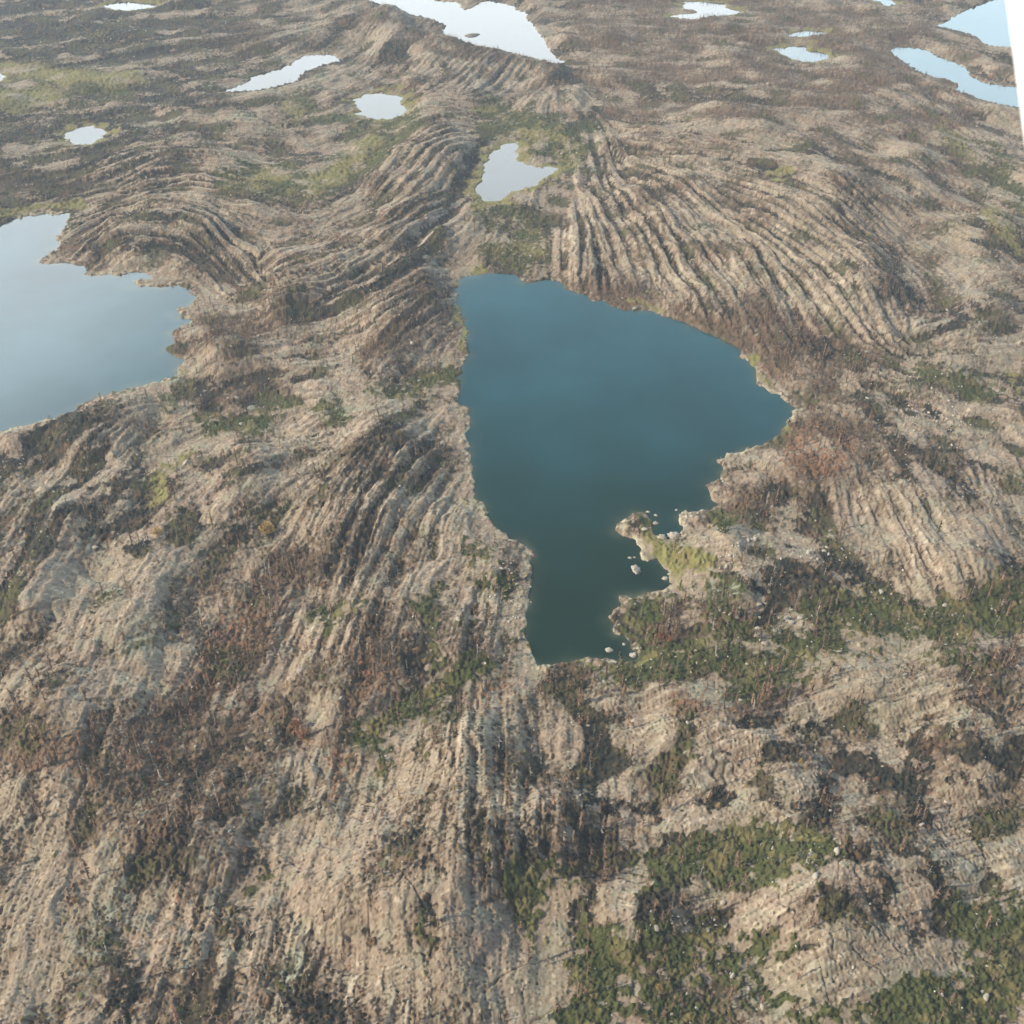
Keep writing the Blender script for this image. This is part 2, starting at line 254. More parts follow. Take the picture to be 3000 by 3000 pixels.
# what grows where: kind, stroke, radius, strength.  G dark green shrub, B burned brown, Y yellow-green sedge, R bare rock, O orange dead needles, P pale lichen, D dark heath
COVER = [
 ('G',[(880,1270),(800,1310),(730,1380),(710,1450)],32,1), ('G',[(880,980),(905,1060),(960,1140),(975,1210)],42,.55), ('G',[(835,1230),(820,1130)],22,.7), ('D',[(1080,1290),(1110,1390),(1135,1450)],38,1.4),
 ('G',[(1230,1245),(1450,1240),(1700,1195),(1920,1140)],56,1.3), ('D',[(1400,1100),(1440,1180),(1490,1060)],30,1), ('D',[(1480,990),(1570,1060),(1640,1110)],28,.9), ('G',[(1610,1130),(1680,1140)],35,.8), ('B',[(1500,1150),(1380,1200)],45,.6),
 ('G',[(1230,1650),(1340,1590),(1450,1600),(1540,1620),(1330,1640)],38,1), ('D',[(1350,1545)],24,1), ('G',[(1010,1690),(1050,1800),(1150,1850)],66,1.1), ('G',[(1080,1900),(1250,1890)],60,.95), ('G',[(1290,1780),(1450,1820),(1540,1890),(1650,1900)],60,1),
 ('G',[(1860,1760),(1900,1850),(1760,1930)],95,1.2), ('Y',[(1890,1860),(1840,1910)],45,.4), ('D',[(680,1810),(740,1840)],32,1), ('Y',[(790,1840)],20,.5), ('D',[(340,1475)],30,.9), ('D',[(430,1535),(470,1560)],28,.8), ('D',[(500,1700),(470,1770)],24,.7), ('G',[(500,1650)],18,.7),
 ('D',[(560,1900),(650,1930)],40,.7), ('G',[(620,1160),(660,1150)],24,.7), ('D',[(1040,1640)],22,1), ('D',[(1650,1380),(1690,1470),(1720,1530)],26,1), ('D',[(1600,1340),(1560,1345)],24,1), ('D',[(1840,1530),(1900,1560)],30,.9), ('D',[(1890,1430)],30,.8), ('D',[(1500,1560),(1480,1610)],22,.8), ('D',[(1130,1900)],30,.8),
 ('D',[(1360,1530),(1340,1500)],18,.8), ('D',[(890,1580)],10,.9), ('D',[(1900,1270)],40,.6), ('D',[(1700,860),(1760,930)],24,.8), ('D',[(1760,1010)],18,.7),
 ('G',[(390,800),(470,800),(540,770)],24,.9), ('Y',[(310,870),(290,940),(370,830)],16,.75), ('D',[(250,990),(270,1040)],34,.8), ('D',[(330,1000),(480,1000)],28,.7), ('B',[(540,880),(580,960)],35,.7), ('G',[(770,750),(850,700)],34,.9), ('Y',[(800,720)],18,.4),
 ('D',[(0,890),(70,850),(130,800)],30,1.5), ('D',[(0,1170),(50,1040),(100,940),(190,880)],19,1.5), ('D',[(0,1100)],18,1), ('D',[(200,930),(240,900)],30,.6), ('D',[(350,735),(380,760)],24,1),
 ('G',[(950,480),(1020,480),(990,440)],30,.9), ('Y',[(950,450),(1030,480)],14,.5), ('D',[(560,600),(700,540),(800,470),(860,380),(890,300),(930,240)],14,1.4), ('D',[(700,390),(850,370)],10,.8),
 ('G',[(490,345),(600,345),(680,300),(770,215)],32,1), ('Y',[(480,340),(530,330)],16,.9), ('Y',[(590,350),(640,325),(700,260)],19,1), ('Y',[(540,195),(560,220)],20,.6), ('Y',[(890,203),(930,206)],9,.9), ('G',[(930,210),(1000,240),(1080,270)],30,1.1), ('Y',[(980,250),(1060,262)],14,.6), ('Y',[(1000,470),(960,455)],16,.6), ('Y',[(1100,300),(1060,310)],14,.6), ('Y',[(1060,290),(1090,270)],16,.5),
 ('G',[(1010,250),(1050,230)],22,.8), ('D',[(1120,190),(1105,260),(1110,340)],14,1), ('D',[(1140,380),(1170,420)],14,.9),
 ('D',[(0,50),(150,50),(60,110),(200,80)],60,.8), ('Y',[(10,128),(150,148),(260,146)],17,.8), ('Y',[(0,190),(100,180)],24,.75), ('Y',[(160,95),(190,60)],14,.4), ('D',[(0,280),(200,290),(320,330)],40,.5), ('B',[(0,360),(140,370)],40,.8),
 ('D',[(60,400),(10,385)],24,.9), ('D',[(0,230),(110,220)],30,.5), ('B',[(380,60),(560,90)],60,.4), ('D',[(1060,140),(1080,170)],22,.9),
 ('B',[(700,30),(800,70),(860,95)],22,.9), ('B',[(880,95),(1040,130)],14,1), ('D',[(760,100),(700,90)],20,.8),
 ('B',[(360,570),(420,620),(560,600)],40,.9), ('B',[(700,660),(800,610),(850,600)],40,.9), ('B',[(850,580),(860,680)],18,.8), ('B',[(260,790),(350,790)],34,.8), ('B',[(160,440),(130,460)],22,.9), ('D',[(180,470),(350,455)],14,.9), ('D',[(240,405),(400,400)],12,.9),
 ('B',[(1080,560),(1250,590),(1400,640),(1500,700),(1560,740)],32,1.1), ('B',[(1520,700),(1640,700),(1600,640)],42,.9), ('D',[(1560,640),(1650,740),(1710,780)],28,.8), ('B',[(1490,830),(1620,800)],40,.9), ('O',[(1500,850),(1590,870)],36,.8), ('O',[(1460,700),(1510,720)],20,.4),
 ('B',[(1380,930),(1450,960)],34,.9), ('G',[(1370,985)],20,1), ('D',[(1430,975),(1530,975)],20,.7), ('G',[(1740,700),(1850,740)],32,.8), ('D',[(1780,620),(1880,560)],30,.8), ('B',[(1240,1170),(1330,1150)],36,.8), ('G',[(1200,1150)],20,.5),
 ('B',[(30,1440),(200,1430),(340,1370)],55,.95), ('O',[(240,1420),(330,1400)],34,.5), ('O',[(560,1400),(540,1370)],26,.8), ('O',[(400,1250),(520,1150)],46,.45), ('O',[(120,1440),(60,1400)],40,.4), ('O',[(700,1290),(650,1240)],36,.45), ('O',[(650,1460),(620,1480)],34,.7), ('B',[(420,1100),(560,1080)],44,.8), ('B',[(380,1280),(470,1220),(590,1180)],55,.75), ('B',[(60,1560),(200,1530),(420,1480)],60,.5), ('B',[(660,1330),(600,1430),(640,1500)],36,.8), ('O',[(480,1230),(560,1200)],30,.4), ('B',[(700,1260)],40,.6),
 ('B',[(1500,1295),(1700,1310),(1900,1270)],40,.95), ('O',[(1300,1340),(1450,1300)],26,.5), ('B',[(1050,1290),(1250,1290)],28,.8), ('O',[(970,1280),(930,1340)],18,.6), ('B',[(950,1240),(1090,1250)],22,.9), ('D',[(690,1400)],28,.8), ('B',[(1450,1370)],30,.3), ('O',[(1430,1850)],30,.6), ('O',[(1560,1850)],24,.4),
 ('B',[(1180,130),(1500,150),(1750,190)],90,.75), ('B',[(1150,30),(1500,50),(1700,90)],70,.9), ('D',[(1200,170),(1450,190)],14,.8), ('D',[(1450,280),(1560,285)],8,.9), ('D',[(1420,300),(1560,380),(1590,400)],10,.7), ('Y',[(1460,325),(1480,322)],10,.9), ('Y',[(1640,440)],10,.7), ('D',[(1600,500),(1660,560)],12,.7),
 ('Y',[(1780,240),(1830,290)],18,.5), ('Y',[(1870,400),(1920,470)],20,.7), ('G',[(1860,300),(1920,380)],40,.6), ('Y',[(1890,690),(1930,740)],18,.5), ('D',[(1830,420),(1880,490)],16,.8), ('B',[(1750,330)],50,.3),
 ('Y',[(1245,1010),(1285,1050),(1320,1062)],27,1.2), ('Y',[(1270,1080),(1285,1110)],20,1), ('Y',[(1205,1000),(1225,1040)],9,1), ('Y',[(1275,1090),(1290,1120)],18,.9), ('Y',[(1240,1215),(1225,1240)],11,1), ('Y',[(1070,1258),(1110,1260)],9,.9), ('G',[(1215,985)],16,.9), ('Y',[(1225,1120),(1255,1105)],9,.8), ('G',[(1225,1150),(1260,1140)],24,.8),
 ('Y',[(1415,680),(1440,715)],7,1), ('Y',[(1495,780),(1480,815)],9,1), ('Y',[(868,540),(878,600),(880,660)],6,1), ('Y',[(890,512),(910,510)],8,1), ('Y',[(1190,580),(1250,585)],4,1), ('Y',[(270,722),(330,705)],7,1), ('Y',[(0,410),(80,392),(150,385)],8,1), ('Y',[(910,955),(920,965)],6,1), ('Y',[(995,1100),(990,1170)],5,.8), ('G',[(990,1120),(985,1200)],12,.7),
 ('Y',[(1480,1590),(1520,1600)],24,.5), ('Y',[(1080,1730)],14,.5), ('Y',[(1560,1110),(1630,1090)],12,.5), ('O',[(1730,1210),(1800,1180)],22,.4), ('Y',[(905,330),(893,380),(960,385)],8,.9),
 ('R',[(1640,950),(1750,1000),(1700,1090)],60,.7), ('R',[(1600,900)],30,.5), ('R',[(1340,1470),(1430,1460),(1500,1420)],70,.6), ('R',[(900,1420),(880,1560)],70,.6), ('R',[(1060,1560)],46,.6), ('R',[(560,1620),(700,1700),(860,1720)],70,.5), ('R',[(1250,1380)],46,.6), ('R',[(1385,1045)],26,1.9), ('R',[(1400,1130)],36,2), ('R',[(1475,1165),(1505,1185)],24,2), ('R',[(1440,1205)],16,2), ('R',[(1480,1010),(1540,1030)],20,1.7), ('R',[(1600,1120)],18,1.8), ('R',[(960,1100),(975,1180)],14,1.3), ('R',[(1280,985)],12,.8),
 ('R',[(1420,470),(1520,550),(1630,600)],55,.55), ('R',[(1250,500),(1180,440)],40,.45), ('R',[(1100,470),(1090,530)],18,.6), ('R',[(1540,1740),(1600,1680)],70,.6), ('R',[(1700,1420),(1660,1360)],26,.6), ('R',[(1830,1370)],36,.6), ('R',[(220,495),(300,510)],20,.8), ('R',[(250,430),(350,430)],12,.7), ('R',[(430,720),(560,690),(480,680)],22,.7), ('R',[(520,790),(590,790)],20,.7), ('R',[(450,940),(520,850)],26,.6),
 ('R',[(60,1300),(120,1100),(220,870)],36,.4), ('R',[(250,1180),(300,1270)],50,.4), ('R',[(1200,1790),(1250,1720)],40,.6), ('R',[(1180,1700)],30,.3), ('R',[(1660,590)],30,.5), ('R',[(1850,560)],60,.4), ('R',[(740,60),(700,85)],16,.8), ('R',[(830,150),(900,180)],28,.5), ('R',[(1300,240),(1600,250)],40,.35), ('R',[(1600,1760)],40,.5), ('R',[(1820,1640)],40,.5), ('R',[(1500,440)],60,.2),
 ('S',[(1385,1045)],30,1), ('S',[(1400,1130),(1410,1160)],28,1), ('S',[(1470,1180),(1510,1170)],18,1), ('S',[(1480,1010),(1560,1040)],20,.7), ('S',[(1600,1120)],14,.8), ('S',[(1660,1130),(1700,1125)],14,.8), ('S',[(990,1090),(985,1200)],12,.7), ('S',[(945,1060),(940,1120)],30,.6), ('S',[(1250,1240),(1300,1235)],14,.4), ('S',[(1190,1240),(1100,1250)],8,.7),
 ('S',[(1250,1760),(1330,1720)],26,.5), ('S',[(1420,1880),(1480,1900)],20,.6), ('S',[(1600,1790)],18,.5), ('S',[(1500,1690),(1600,1560)],40,.3), ('S',[(1730,760),(1800,800)],50,.4), ('S',[(720,720)],16,.6), ('S',[(1290,965),(1310,985)],14,.5), ('S',[(860,450),(890,420)],10,.4),
 ('Y',[(1330,1040),(1345,1085)],16,.8), ('G',[(1290,1130),(1350,1100),(1350,1040)],24,.9), ('G',[(1190,1190),(1230,1170)],20,.6),
 ('H',[(1250,1480),(1550,1450),(1850,1400)],130,1), ('H',[(1250,1700),(1550,1720),(1850,1620)],130,1), ('H',[(1400,1080),(1560,1150)],90,1), ('H',[(1720,740),(1860,820)],90,.8), ('H',[(420,880),(560,900)],100,.7), ('H',[(120,960),(250,1020)],120,.7), ('H',[(900,1120),(860,1060)],60,.7), ('H',[(520,720),(680,700)],80,.7), ('H',[(1200,1880)],80,.9),
 ('L',[(1100,450),(1130,540)],70,1), ('L',[(1180,400),(1300,520)],80,1), ('L',[(1350,450),(1550,560),(1650,640)],90,1), ('L',[(1150,280),(1300,350),(1600,430)],80,.8), ('L',[(200,430),(380,430),(480,510)],70,1), ('L',[(500,580),(680,530),(800,430)],60,1), ('L',[(760,340),(840,260)],60,.7), ('L',[(250,330),(450,330)],60,.8), ('L',[(640,600),(820,560)],60,.8),
 ('L',[(700,900),(620,1150)],110,.7), ('L',[(900,1400),(950,1620)],90,.9), ('L',[(1700,950),(1780,1080)],60,.7), ('L',[(780,870),(850,1000)],60,.8), ('L',[(30,1000),(200,820)],60,.5), ('L',[(880,180),(940,120)],50,.7), ('L',[(450,1750),(300,1900)],80,.5), ('L',[(950,1100),(930,1230)],40,.6),
 ('D',[(40,90),(250,70),(380,110)],60,.5), ('D',[(330,170),(430,120)],40,.5), ('G',[(0,160),(220,170)],30,.6), ('G',[(430,340),(560,330)],30,.8), ('G',[(660,230),(780,210)],26,.7), ('G',[(950,260),(1090,260),(1070,300)],34,.8), ('G',[(920,400),(1000,420)],26,.7), ('G',[(700,760),(620,770)],24,.7), ('G',[(1560,1140),(1480,1180)],34,.8),
 ('D',[(30,20),(250,40)],60,.75), ('D',[(50,250),(250,240),(330,190)],50,.55), ('D',[(60,330),(150,400)],40,.6), ('D',[(250,90),(420,40)],40,.5), ('G',[(0,140),(130,140),(260,150)],20,.75), ('G',[(0,190),(110,180)],22,.8), ('G',[(560,180),(600,220),(740,240)],20,.7), ('G',[(1150,1260),(1400,1265),(1650,1230)],26,.9), ('G',[(1380,1140),(1300,1190)],40,.6),
 ('B',[(1430,600),(1560,690)],40,1), ('B',[(1280,600),(1200,565)],20,1), ('B',[(430,560),(400,640),(470,650)],36,.8), ('B',[(820,630),(850,560)],40,.7), ('B',[(1650,1270),(1880,1300)],40,.8), ('B',[(250,1400),(450,1330)],60,.6), ('B',[(560,1250),(700,1180)],60,.5), ('B',[(1300,1330),(1480,1290)],36,.7),
 ('P',[(300,1580),(330,1620),(290,1500)],34,.7), ('P',[(250,1700),(300,1800)],60,.4), ('P',[(120,940),(200,1000)],60,.4), ('P',[(820,1290),(850,1330)],14,.6), ('P',[(320,780)],12,1), ('P',[(520,1850)],60,.35), ('P',[(600,100),(450,200),(300,220)],90,.4),
]

# ------------------------------------------------------------------ the ground grid
cols = np.linspace(-620, 3620, 1380)
rows = np.concatenate([np.arange(3420, 900, -3.0), np.arange(900, -340, -1.5)])
PX, PY = np.meshgrid(cols, rows)
gx, gy = ground(PX, PY)
# rows out to the horizon
y_last = gy[-1, 0]
far_y = np.geomspace(y_last * 1.01, 9000, 40)[:, None] * np.ones((1, len(cols)))
far_x = gx[-1][None, :] * (far_y / y_last)
X = np.vstack([gx, far_x]).astype(F32); Y = np.vstack([gy, far_y]).astype(F32)
NR, NC = X.shape
print("grid", NR, NC, NR * NC)
DIST = np.sqrt(X * X + Y * Y + CAM_H ** 2)

# half grid for broad fields
def half(a): return a[::2, ::2]
def full(a):
    """half grid -> full grid, linear"""
    r = np.empty((NR, a.shape[1]), F32); r[::2] = a
    m = r[1::2].shape[0]
    nxt = a[1:m + 1] if a.shape[0] > m else np.vstack([a[1:], a[-1:]])[:m]
    r[1::2] = 0.5 * (a[:m] + nxt[:m])
    o = np.empty((NR, NC), F32); o[:, ::2] = r
    m = o[:, 1::2].shape[1]
    nxt = r[:, 1:m + 1] if r.shape[1] > m else np.hstack([r[:, 1:], r[:, -1:]])[:, :m]
    o[:, 1::2] = 0.5 * (r[:, :m] + nxt)
    return o
hx, hy = half(X).astype(np.float64), half(Y).astype(np.float64)

def lake_distance(poly, x, y, reach=45.0):
    """signed metres to a shoreline, negative on the water, only near the lake"""
    p = np.array(poly); wx, wy = ground(p[:, 0], p[:, 1])
    out = np.full(x.shape, reach, F32)
    sel = (x > wx.min() - reach) & (x < wx.max() + reach) & (y > wy.min() - reach) & (y < wy.max() + reach)
    qx = x[sel].astype(F32); qy = y[sel].astype(F32)
    if not len(qx): return out
    d2 = np.full(qx.shape, reach ** 2, F32); ins = np.zeros(qx.shape, bool)
    n = len(wx)
    for i in range(n):
        ax, ay, bx, by = wx[i], wy[i], wx[(i + 1) % n], wy[(i + 1) % n]
        ex, ey = bx - ax, by - ay
        t = np.clip(((qx - ax) * ex + (qy - ay) * ey) / (ex * ex + ey * ey + 1e-9), 0, 1)
        d2 = np.minimum(d2, (qx - ax - t * ex) ** 2 + (qy - ay - t * ey) ** 2)
        c = (ay > qy) != (by > qy)
        if abs(ey) > 1e-9:
            ins ^= c & (qx < ex * (qy - ay) / ey + ax)
    out[sel] = np.sqrt(d2) * np.where(ins, -1, 1)
    return out

shore_jit = (0.55 * noise(hx, hy, 9, 1) + 0.3 * noise(hx, hy, 3.5, 2)).astype(F32)
SD_H = np.full(hx.shape, 45.0, F32)
small_H = np.full(hx.shape, 45.0, F32)
for k, poly in LAKES.items():
    d = lake_distance(poly, hx, hy)
    SD_H = np.minimum(SD_H, d)
    if k.startswith('pond'):
        small_H = np.minimum(small_H, d)
SD_H = SD_H + shore_jit * np.clip(hy / 400, 0.5, 1.4)

def stroke_field(px, py, pts, r):
    """soft 0..1 brush along a polyline in image units"""
    p = np.array(pts, float) * K; r = r * K
    out = np.zeros(px.shape, F32)
    reach = r * 2.2
    sel = (px > p[:, 0].min() - reach) & (px < p[:, 0].max() + reach) & (py > p[:, 1].min() - reach) & (py < p[:, 1].max() + reach)
    if not sel.any(): return out
    qx, qy = px[sel], py[sel]
    d2 = np.full(qx.shape, 1e12)
    if len(p) == 1:
        d2 = (qx - p[0, 0]) ** 2 + (qy - p[0, 1]) ** 2
    for a, b in zip(p[:-1], p[1:]):
        e = b - a
        t = np.clip(((qx - a[0]) * e[0] + (qy - a[1]) * e[1]) / (e @ e + 1e-9), 0, 1)
        d2 = np.minimum(d2, (qx - a[0] - t * e[0]) ** 2 + (qy - a[1] - t * e[1]) ** 2)
    out[sel] = np.exp(-(d2 / (r * r)) ** 1.3)
    return out

# broad relief
hp, hq = image_of(hx, hy, 0.0)
macro = 1.3 + 1.5 * noise(hx, hy, 110, 0) + 0.8 * noise(hx, hy, 45, 3)
macro = macro + np.clip((hy - 900) / 600, 0, 1) * (3 * noise(hx, hy, 320, 1) + 1.5)
for pts, r, m in RELIEF:
    macro = macro + m * stroke_field(hp, hq, pts, r)
macro = np.maximum(macro, 0.7 + 0.25 * noise(hx, hy, 20, 2)).astype(F32)
land = sstep(0.0, 16.0, SD_H)
macro_l = macro * (0.12 + 0.88 * land) + 0.12 * np.clip(SD_H, 0, 2)
SX, SY = image_of(hx, hy, macro_l)                        # where the land shows

# run of the rock as a field of unit vectors on the half grid
gxn, gyn = 150, 170
cgx = np.linspace(-640, 3640, gxn); cgy = np.linspace(3440, -350, gyn)
CX, CY = np.meshgrid(cgx, cgy)
num_c = np.zeros(CX.shape); num_s = np.zeros(CX.shape); wsum = np.zeros(CX.shape)
for st in FLOW:
    p = np.array(st, float) * K
    for a, b in zip(p[:-1], p[1:]):
        n = max(2, int(np.hypot(*(b - a)) / 60))
        ga = ground(a[0], a[1]); gb = ground(b[0], b[1])
        ang = math.atan2(gb[1] - ga[1], gb[0] - ga[0])
        for t in (np.arange(n) + .5) / n:
            q = a + (b - a) * t
            w = 1.0 / (((CX - q[0]) ** 2 + ((CY - q[1]) * 1.3) ** 2) + 45.0 ** 2) ** 1.6
            num_c += w * math.cos(2 * ang); num_s += w * math.sin(2 * ang); wsum += w
FC = (num_c / wsum).astype(F32); FS = (num_s / wsum).astype(F32)
def flow_dir(x, y, pc, ps):
    """unit direction of the rock at world points, continuing (pc, ps)"""
    u, v = image_of(x, y, 0.0)
    u = np.clip((u - cgx[0]) / (cgx[1] - cgx[0]), 0, gxn - 1.001); v = np.clip((v - cgy[0]) / (cgy[1] - cgy[0]), 0, gyn - 1.001)
    i = u.astype(np.int32); j = v.astype(np.int32); fu = (u - i).astype(F32); fv = (v - j).astype(F32)
    k = j * gxn + i
    def lk(t):
        t = t.ravel()
        return (t[k] * (1 - fu) + t[k + 1] * fu) * (1 - fv) + (t[k + gxn] * (1 - fu) + t[k + gxn + 1] * fu) * fv
    a = 0.5 * np.arctan2(lk(FS), lk(FC))
    c, s = np.cos(a), np.sin(a)
    if pc is not None:
        f = np.where(c * pc + s * ps < 0, -1, 1).astype(F32)
        c, s = c * f, s * f
    return c, s

def along(x, y, wave, seed, length, steps, turn=0.0):
    """noise smeared along the run of the rock (or at an angle to it): ridges and joints"""
    c0, s0 = flow_dir(x, y, None, None)
    ct, st = math.cos(math.radians(turn)), math.sin(math.radians(turn))
    acc = noise(x, y, wave, seed); ds = length / steps
    for sign in (1, -1):
        px_, py_, c, s = x, y, c0 * sign, s0 * sign
        for _ in range(steps):
            px_ = px_ + (c * ct - s * st) * ds; py_ = py_ + (s * ct + c * st) * ds
            c, s = flow_dir(px_, py_, c, s)
            acc = acc + noise(px_, py_, wave, seed)
    return (acc / acc.std()).astype(F32)

hxf, hyf = hx.astype(F32), hy.astype(F32)
hxw = hxf + (.9 * noise(hxf, hyf, 30, 5) + .4 * noise(hxf, hyf, 9, 9)).astype(F32); hyw = hyf + (.9 * noise(hxf, hyf, 30, 6) + .4 * noise(hxf, hyf, 9, 10)).astype(F32)
slab = full(along(hxw, hyw, 19, 0, 8, 5))            # whaleback outcrops with soil between them
slab_f = full(along(hxw, hyw, 40, 3, 60, 9))          # the same, larger, farther off
band = full(along(hxf, hyf, 9.0, 1, 75, 18))         # long parallel bands
xw = X + full(hxw - hxf); yw = Y + full(hyw - hyf)
r_mid = along(xw, yw, 4.6, 2, 15, 7)
r_fine = along(X, Y, 1.7, 3, 9, 7)
cw = full(noise(hx, hy, 34, 11).astype(F32))
r_cross = .7 * along(xw, yw, 2.9, 1, 3, 3, turn=84) * sstep(-.3, .9, cw) + along(xw, yw, 3.1, 2, 7, 5, turn=-58) * sstep(.3, -.9, cw) + .75 * noise(X, Y, 2.6, 13)
j_one = full(along(hxw, hyw, 13, 2, 30, 8, turn=74))
j_two = full(along(hxw, hyw, 17, 3, 34, 8, turn=-52))
print("ridges done")

# ------------------------------------------------------------------ cover fields
kinds = {k: np.zeros(hx.shape, F32) for k in 'GBYROPDLHS'}
wx_ = SX + 26 * noise(hx, hy, 30, 2) * (250 / np.hypot(hx, hy).clip(150)) ; wy_ = SY + 18 * noise(hx, hy, 30, 7) * (250 / np.hypot(hx, hy).clip(150))
for kd, pts, r, s in COVER:
    kinds[kd] = np.maximum(kinds[kd], s * stroke_field(wx_, wy_, pts, r)) if kd != 'R' else kinds[kd] + s * stroke_field(wx_, wy_, pts, r)
ring = sstep(9, 1.5, small_H + 3 * noise(hx, hy, 14, 3)) * (small_H > -1)
kinds['Y'] = np.maximum(kinds['Y'], 0.85 * ring)
G, B, Yl, R, O, P, D, L, H, ST = (full(kinds[k]) for k in 'GBYROPDLHS')
SD = full(SD_H)
n25 = full(noise(hx, hy, 28, 4).astype(F32)); n60 = full(noise(hx, hy, 70, 6).astype(F32))
n4 = noise(X, Y, 4.5, 5); n2 = noise(X, Y, 1.9, 2); n1 = noise(X, Y, 0.95, 7)
far = np.clip((DIST - 360) / 320, 0, 1).astype(F32)
th = lambda a: np.tanh(1.1 * a)
stripe = full(sstep(-.9, .7, noise(hx, hy, 55, 9)).astype(F32))           # where the banding is strong
lump = (0.7 * noise(X, Y, 12, 3) + 0.5 * noise(X, Y, 6, 8)).astype(F32)
UL = full(np.clip(stroke_field(SX, SY, [(60, 60), (350, 60)], 230) + .8 * stroke_field(SX, SY, [(40, 300), (250, 260)], 120), 0, 1))   # the dark, wooded far left
stripe = np.clip(full(sstep(-.4, 1.2, noise(hx, hy, 55, 9)).astype(F32)) * .6 + L, 0, 1)      # where the banding is strong
near = 1 - far
lump = (0.7 * noise(X, Y, 12, 3) + 0.5 * noise(X, Y, 6, 8)).astype(F32)
mass = (1 - .75 * np.clip(L, 0, 1)) * (near * slab + far * (.7 * slab_f + .5 * slab)) + (.20 + 1.25 * np.clip(L, 0, 1)) * band   # + rock, - hollow
# hollows: soil and dense low growth between the outcrops
hv = -0.95 + .28 * far + .45 * UL - (.9 - .25 * near) * mass + 0.62 * n60 * near + .35 * n60 * far + .42 * n25 + .22 * n4 + .22 * n2 + .12 * n1 - .35 * lump + 1.95 * np.maximum(np.maximum(G, D), Yl) * (1 - .95 * np.clip(R - .7, 0, 1)) + .30 * n4 * G + H * (1.0 * noise(X, Y, 15, 14) + .45 * noise(X, Y, 6, 15) + .30) - 1.15 * np.clip(R, 0, 2.0) * (1 - .4 * H) - .35 * stripe * th(r_mid) + .5 * B
hollow = sstep(-.10, .22, hv)
# scrub and burned wood standing thin over the rock
sv = -0.02 + .55 * UL + 0.58 * n60 + 0.62 * n25 + 1.15 * B + .9 * O - .95 * np.clip(R, 0, 1.2) - .30 * mass - (.25 + .25 * stripe) * th(r_mid) - .22 * stripe * th(r_fine) + 0.40 * n4 + .28 * n2 + .26 * n1 - .30 * r_cross + .10 * far
scrub = sstep(-.45, .75, sv - .35 * H)
edge = sstep(.16, .04, np.abs(r_mid + .15 * n2)) * sstep(-.3, .7, n25 + .6 * n4) * (.5 + .5 * stripe)
seam = np.clip(.85 * edge + sstep(.75, 1.35, -r_fine * .8 - .35 * r_mid + .30 * n2) * (.45 + .55 * stripe) + .5 * sstep(1.0, 1.6, -r_cross * .85 + .3 * n4 - .2 * r_fine) * (1 - .6 * far), 0, 1)             # soil along the seams of the banding
joint = (np.exp(-(j_one / 0.05) ** 2) * sstep(-.1, .9, noise(X, Y, 50, 3)) + np.exp(-(j_two / .045) ** 2) * sstep(.0, .9, noise(X, Y, 40, 1))) * (1 - .6 * far)
cover = np.maximum(np.maximum(hollow, .88 * scrub), np.maximum(.85 * seam, .9 * np.clip(joint, 0, 1))).astype(F32)
ridge = mass
speck = sstep(0.85, 1.5, -.55 * r_fine - .55 * r_cross + .4 * n1 + .25 * n4) * sstep(1.3, .4, R)        # lone scrub on the bare rock
cover = np.maximum(cover, 0.7 * speck).astype(F32)
soft = np.clip(np.maximum(np.maximum(G, D), Yl), 0, 1)           # ground without rock ridges
green = np.clip(sstep(.25, .75, G + 0.22 * n4 + .12 * n25) + 0.45 * hollow * sstep(.2, 1.2, n25 - n60 * .6), 0, 1)
dark = np.clip(np.maximum(sstep(.25, .75, D + 0.2 * n4), .85 * hollow * sstep(.5, .1, B) * (1 - .5 * sstep(.3, 1.2, n25))) + .8 * np.clip(joint, 0, 1) + .8 * seam + .55 * UL, 0, 1)
sedge = np.maximum(sstep(.3, .7, Yl + 0.12 * n4 + .08 * n2), .5 * sstep(.3, .8, G) * sstep(.6, 1.6, noise(X, Y, 16, 12) + .3 * n4))
orange = np.clip(sstep(.25, .8, O + .3 * n4) * .9 + .25 * sstep(1.0, 2.0, noise(X, Y, 17, 9)), 0, 1)
lichen = np.clip(sstep(.2, .8, P + .25 * n25) + .35 * sstep(.5, 1.8, noise(X, Y, 12, 10)), 0, 1)
rim = sstep(2.6, .6, SD + .4 * n4) * (SD > -1.5) * sstep(.6, .2, Yl) * sstep(-1.2, .6, full(noise(hx, hy, 24, 13).astype(F32)))

pale = np.clip(.8 * sstep(.1, 1.3, .7 * r_mid * stripe + .5 * n4 + .4 * n2 - .3 * r_cross + .35 * H - .1), 0, 1)      # fresh faces
# heights
amp = (1 - .75 * np.clip(np.maximum(np.maximum(G, .7 * D), Yl), 0, 1)) * sstep(0, 9, SD)
crisp = lambda a, k=6.0: np.tanh(k * a)
Lc = np.clip(L, 0, 1)
detail = amp * (near * .50 * np.tanh(2.2 * (slab + .35)) * (1 - .7 * Lc) + far * 1.0 * th(slab_f) + (.12 + .15 * far + .62 * Lc) * np.tanh(3.0 * band) + .22 * lump)
